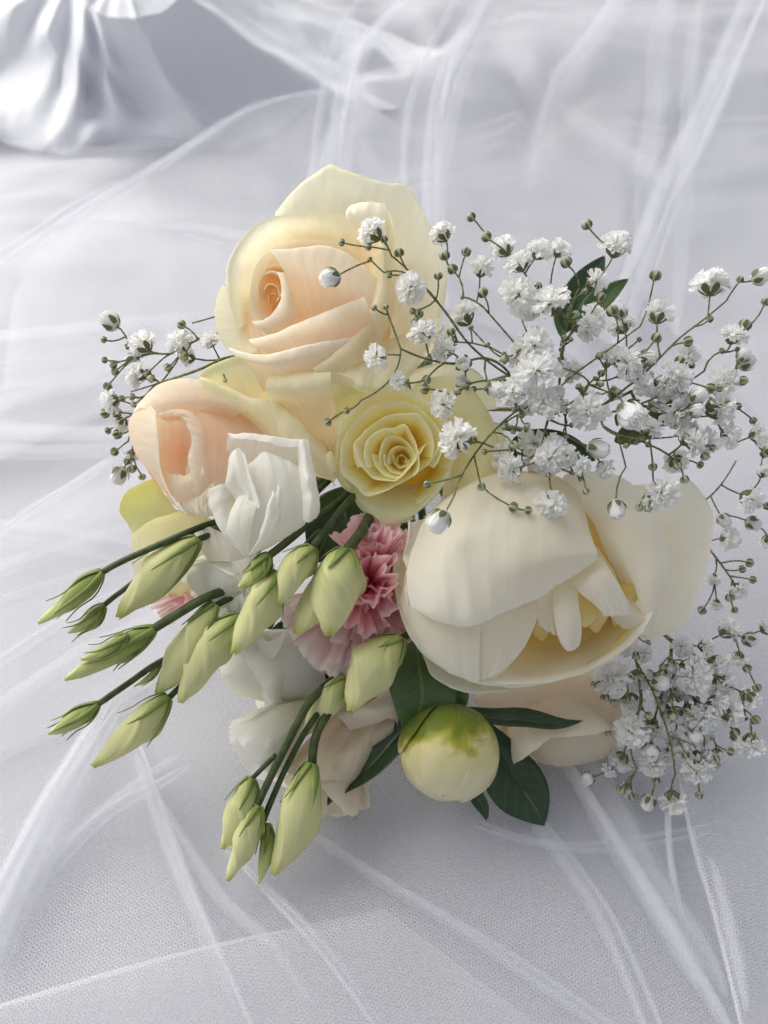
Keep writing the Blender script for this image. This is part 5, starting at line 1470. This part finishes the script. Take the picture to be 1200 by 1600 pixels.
def scatter(r, n, cx, cy, sx, sy, z0, z1, kinds, rmul=1.0, reject=None):
    out = []
    while len(out) < n:
        x, y = r.gauss(cx, sx), r.gauss(cy, sy)
        if abs(x - cx) > 1.9 * sx or abs(y - cy) > 1.9 * sy: continue
        if reject and reject(x, y): continue
        k = r.choice(kinds)
        rad = dict(f=r.uniform(17, 27), w=r.uniform(9, 14), g=r.uniform(4.5, 7.5))[k] * rmul
        out.append((x, y, r.uniform(z0, z1), rad, k))
    return out

rg = random.Random(21)
f, w, g_ = 'f', 'w', 'g'
# --- twigs reaching left over the cream and yellow roses
front = [(587, 369, 20, 22, f), (527, 431, 66, 15, w), (645, 452, 40, 24, f), (597, 555, 84, 22, f), (663, 527, 50, 22, f), (701, 551, 30, 22, f),
         (725, 570, 40, 13, w), (627, 597, 76, 14, f), (768, 603, 36, 14, w), (699, 630, 60, 23, f), (725, 689, 88, 29, f), (694, 803, 132, 17, w),
         (538, 380, 40, 6.5, g_), (580, 386, 30, 7, g_), (625, 400, 26, 9, g_), (602, 378, 26, 7, g_), (685, 436, 24, 8, g_), (587, 483, 76, 5.5, g_), (604, 483, 70, 5, g_), (580, 407, 50, 5, g_),
         (516, 657, 66, 7, g_), (545, 640, 66, 6, g_), (672, 755, 98, 7, g_), (751, 757, 80, 7.5, g_), (797, 790, 92, 9, g_), (821, 797, 92, 7, g_), (650, 505, 50, 7, g_), (655, 495, 46, 8, g_), (706, 523, 36, 8, g_),
         (672, 563, 40, 7, g_), (669, 590, 46, 8, g_), (669, 608, 46, 9, g_), (800, 693, 60, 9, g_), (718, 610, 50, 8, g_), (730, 600, 40, 7, g_), (647, 486, 40, 6, g_), (612, 430, 30, 6, g_)]
gyp("baby's breath twigs with dark stems reaching left across the cream and yellow roses", (800, 590, -60), front,
    [[(800, 590, -60), (735, 540, -10), (690, 480, 14), (640, 425, 24), (612, 400, 26)], [(800, 590, -60), (760, 560, -6), (700, 568, 30), (626, 545, 68)], [(626, 545, 68), (610, 500, 72)],
     [(690, 480, 14), (640, 430, 30), (600, 426, 50)], [(810, 640, -40), (770, 675, 40), (735, 720, 84), (712, 765, 110)], [(626, 545, 68), (612, 590, 66), (565, 625, 64)]], 1)
# --- main cloud, back
main = [(696, 372, -20, 22, f), (791, 394, -20, 22, f), (839, 399, 10, 21, f), (815, 420, 6, 23, f), (806, 468, 16, 30, f), (827, 543, 40, 28, f), (839, 585, 52, 32, f), (851, 632, 46, 24, f), (851, 476, -10, 22, f),
        (867, 484, 36, 30, f), (912, 513, 0, 22, f), (975, 515, -40, 22, f), (999, 561, -10, 15, w), (954, 564, -14, 22, f), (918, 636, 44, 31, f), (978, 642, 52, 24, w),
        (808, 730, 60, 23, f), (862, 782, 72, 25, f), (903, 726, 60, 16, f), (922, 698, 40, 16, w), (940, 727, 34, 17, f), (847, 717, 40, 15, w), (883, 713, 46, 18, f),
        (960, 394, -10, 26, f), (920, 356, 0, 10, g_), (740, 343, 0, 9, g_), (764, 374, -4, 10, g_), (888, 415, 10, 11, g_), (936, 470, 10, 10, g_), (959, 492, 10, 11, g_), (1022, 437, -10, 11, g_), (1022, 533, 0, 10, g_),
        (727, 398, 0, 9, g_), (710, 425, 0, 10, g_), (697, 405, 0, 10, g_), (757, 463, 6, 10, g_), (915, 765, 74, 6, g_), (857, 740, 60, 5, g_), (895, 495, 30, 9, g_), (970, 570, 10, 9, g_), (790, 560, 20, 9, g_)]
main += scatter(rg, 26, 850, 520, 75, 70, -70, 10, 'fffgggw', reject=lambda x, y: x < 705) + scatter(rg, 44, 850, 590, 90, 85, -50, 40, 'ggggfw', reject=lambda x, y: x < 720 or y < 400 and x < 760) + scatter(rg, 26, 830, 670, 70, 35, -20, 50, 'gggwf', reject=lambda x, y: x < 745)
gyp("dense white baby's breath cloud above the peony, right of the large cream rose", (870, 640, -110), main,
    [[(870, 640, -110), (840, 580, -40), (790, 520, -10), (755, 480, 0)], [(870, 640, -110), (878, 560, -20), (885, 500, 0), (905, 450, 4)], [(870, 640, -110), (880, 600, 0), (960, 540, 4), (1000, 510, -4)], [(860, 640, -90), (850, 680, 20), (840, 720, 50)],
     [(870, 640, -110), (920, 600, 10), (880, 575, 40)]], 2)
# --- right cloud
right = [(1110, 456, -20, 31, f), (1177, 437, -20, 14, w), (1027, 498, -10, 23, f), (1047, 597, 0, 27, f), (1156, 573, -10, 14, w), (1128, 600, -20, 23, f), (1110, 640, -10, 31, f), (1047, 637, -14, 31, f),
         (1024, 766, 44, 28, f), (962, 785, 60, 14, w), (1133, 678, -10, 21, f), (1176, 681, -20, 20, f), (1000, 600, 10, 18, f), (1075, 560, -20, 18, f), (1010, 675, 10, 20, f), (1070, 690, 0, 20, f),
         (1194, 476, -20, 8, g_), (1155, 440, -20, 7, g_), (1161, 514, -14, 12, g_), (1149, 547, -10, 5.5, g_), (1069, 535, 0, 10, g_), (1106, 501, -10, 7, g_), (1060, 568, 0, 9, g_), (1150, 636, -10, 7, g_), (1104, 605, -6, 10, g_), (1156, 595, -8, 9, g_), (1192, 705, -20, 9, g_), (1098, 711, 20, 8, g_), (1068, 745, 30, 8, g_), (1000, 790, 56, 7, g_), (1013, 792, 56, 7, g_), (1057, 725, 24, 8, g_), (1175, 655, -16, 7, g_), (1125, 550, -4, 6, g_), (1020, 725, 30, 8, g_)]
right += scatter(rg, 44, 1060, 640, 62, 60, -50, 20, 'gggggffw', reject=lambda x, y: y < 520 or y > 745)
gyp("loose baby's breath at the right edge, above and right of the peony", (930, 640, -120), right,
    [[(930, 640, -120), (960, 620, -20), (1010, 580, 0), (1060, 530, -4), (1105, 495, -14), (1135, 470, -18)], [(930, 640, -120), (975, 640, 0), (1050, 610, -6), (1100, 580, -10)], [(940, 650, -110), (965, 680, 20), (1040, 684, 10), (1090, 670, 0)], [(965, 680, 20), (978, 730, 44)]], 3)
# --- far right, behind the peony
back = [(1165, 775, -110, 24, f), (1168, 814, -110, 13, w), (1126, 806, -110, 12, w), (1131, 842, -112, 22, f), (1149, 916, -120, 20, f), (1190, 742, -100, 14, f), (1195, 708, -100, 10, g_), (1166, 878, -110, 9, g_), (1155, 890, -110, 8, g_), (1172, 905, -120, 8, g_), (1120, 940, -120, 12, f), (1146, 950, -120, 7, g_), (1195, 790, -110, 8, g_), (1140, 930, -110, 9, g_), (1115, 900, -118, 14, f), (1200, 840, -120, 16, f), (1100, 950, -120, 9, g_)]
gyp("blurred baby's breath peeping out behind the peony at the right edge", (1060, 800, -200), back, [[(1060, 800, -200), (1110, 775, -130), (1150, 720, -110)], [(1060, 800, -200), (1110, 860, -130), (1140, 900, -120)]], 4)
# --- lower right
low = [(1131, 990, -100, 23, f), (1192, 985, -110, 16, f), (1164, 997, -100, 13, w), (1155, 1022, -96, 17, f), (960, 1062, -60, 29, f), (1021, 1065, -50, 14, w), (1077, 1054, -60, 29, f), (1112, 1097, -70, 21, f), (1168, 1086, -90, 21, f), (1133, 1113, -76, 23, f),
       (989, 1137, -56, 26, f), (1016, 1168, -60, 15, w), (1019, 1188, -66, 21, f), (1085, 1195, -70, 25, f), (1050, 1243, -72, 23, f), (1017, 1245, -70, 13, w), (923, 1214, -72, 11, w), (981, 1228, -74, 14, f), (1120, 1172, -76, 15, f), (1060, 1010, -80, 18, f), (1000, 1020, -80, 16, f), (1095, 1010, -90, 18, f), (955, 1200, -84, 14, f),
       (1093, 1239, -66, 8, g_), (1137, 1173, -70, 8, g_), (1115, 1182, -66, 9, g_), (958, 1092, -46, 7, g_), (930, 1068, -50, 6, g_), (945, 1085, -50, 9, g_), (1176, 1120, -84, 10, g_), (1180, 1070, -90, 9, g_), (1145, 1140, -76, 10, g_), (1010, 1115, -50, 8, g_), (1050, 1118, -54, 9, g_), (973, 1230, -70, 9, g_), (988, 1240, -70, 9, g_), (1025, 1215, -70, 8, g_), (1095, 1185, -66, 8, g_), (1070, 1176, -66, 8, g_), (1035, 1040, -60, 7, g_), (1165, 1040, -96, 9, g_)]
low += scatter(rg, 84, 1050, 1095, 66, 62, -110, -60, 'gggggfffw', reject=lambda x, y: y < 1000 or y > 1225 or (x < 960 and y < 1100))
gyp("lower right baby's breath spray fanning out below the peony", (1000, 960, -170), low,
    [[(1000, 960, -170), (990, 1020, -90), (1020, 1080, -60), (1045, 1150, -60), (1055, 1210, -66)], [(1000, 960, -170), (1060, 1010, -100), (1110, 1050, -80), (1130, 1070, -78)], [(1000, 960, -170), (1080, 1020, -100), (1120, 1040, -90)], [(990, 1020, -90), (1000, 1100, -56), (985, 1160, -60), (995, 1200, -66)], [(1045, 1150, -60), (1090, 1165, -64)]], 5)
# --- left
left = [(181, 509, -60, 16, w), (229, 545, -50, 25, f), (285, 538, -46, 21, f), (331, 538, -40, 17, f), (222, 588, -44, 21, f), (181, 625, -60, 19, f), (192, 657, -80, 17, f), (205, 706, -90, 14, f), (192, 733, -84, 15, w), (213, 560, -60, 13, w), (300, 560, -60, 16, f),
        (166, 532, -56, 6.5, g_), (167, 563, -50, 6.5, g_), (181, 568, -48, 8, g_), (183, 578, -48, 8, g_), (288, 510, -40, 9, g_), (203, 541, -64, 7, g_), (171, 600, -70, 9, g_), (169, 645, -80, 10, g_), (186, 645, -76, 10, g_), (172, 671, -86, 7, g_), (188, 678, -84, 10, g_), (183, 703, -90, 9, g_), (200, 718, -86, 7, g_), (205, 728, -80, 9, g_), (221, 742, -80, 7, g_), (210, 621, -36, 7, g_), (211, 631, -32, 6, g_), (234, 580, -28, 8, g_), (239, 592, -26, 8, g_), (289, 553, -20, 10, g_), (266, 572, -30, 8, g_), (194, 622, -46, 7, g_), (250, 600, -50, 8, g_), (352, 594, 30, 4, g_)]
gyp("small baby's breath spray sticking out at the left behind the blush rose", (380, 560, -140), left,
    [[(380, 560, -140), (350, 560, -30), (310, 578, -20), (245, 600, -24), (205, 612, -40)], [(380, 560, -140), (345, 520, -50), (300, 535, -40), (255, 560, -40)], [(350, 490, -60), (325, 498, -46), (300, 505, -42)], [(245, 600, -24), (222, 630, -60), (200, 690, -86)]], 6)
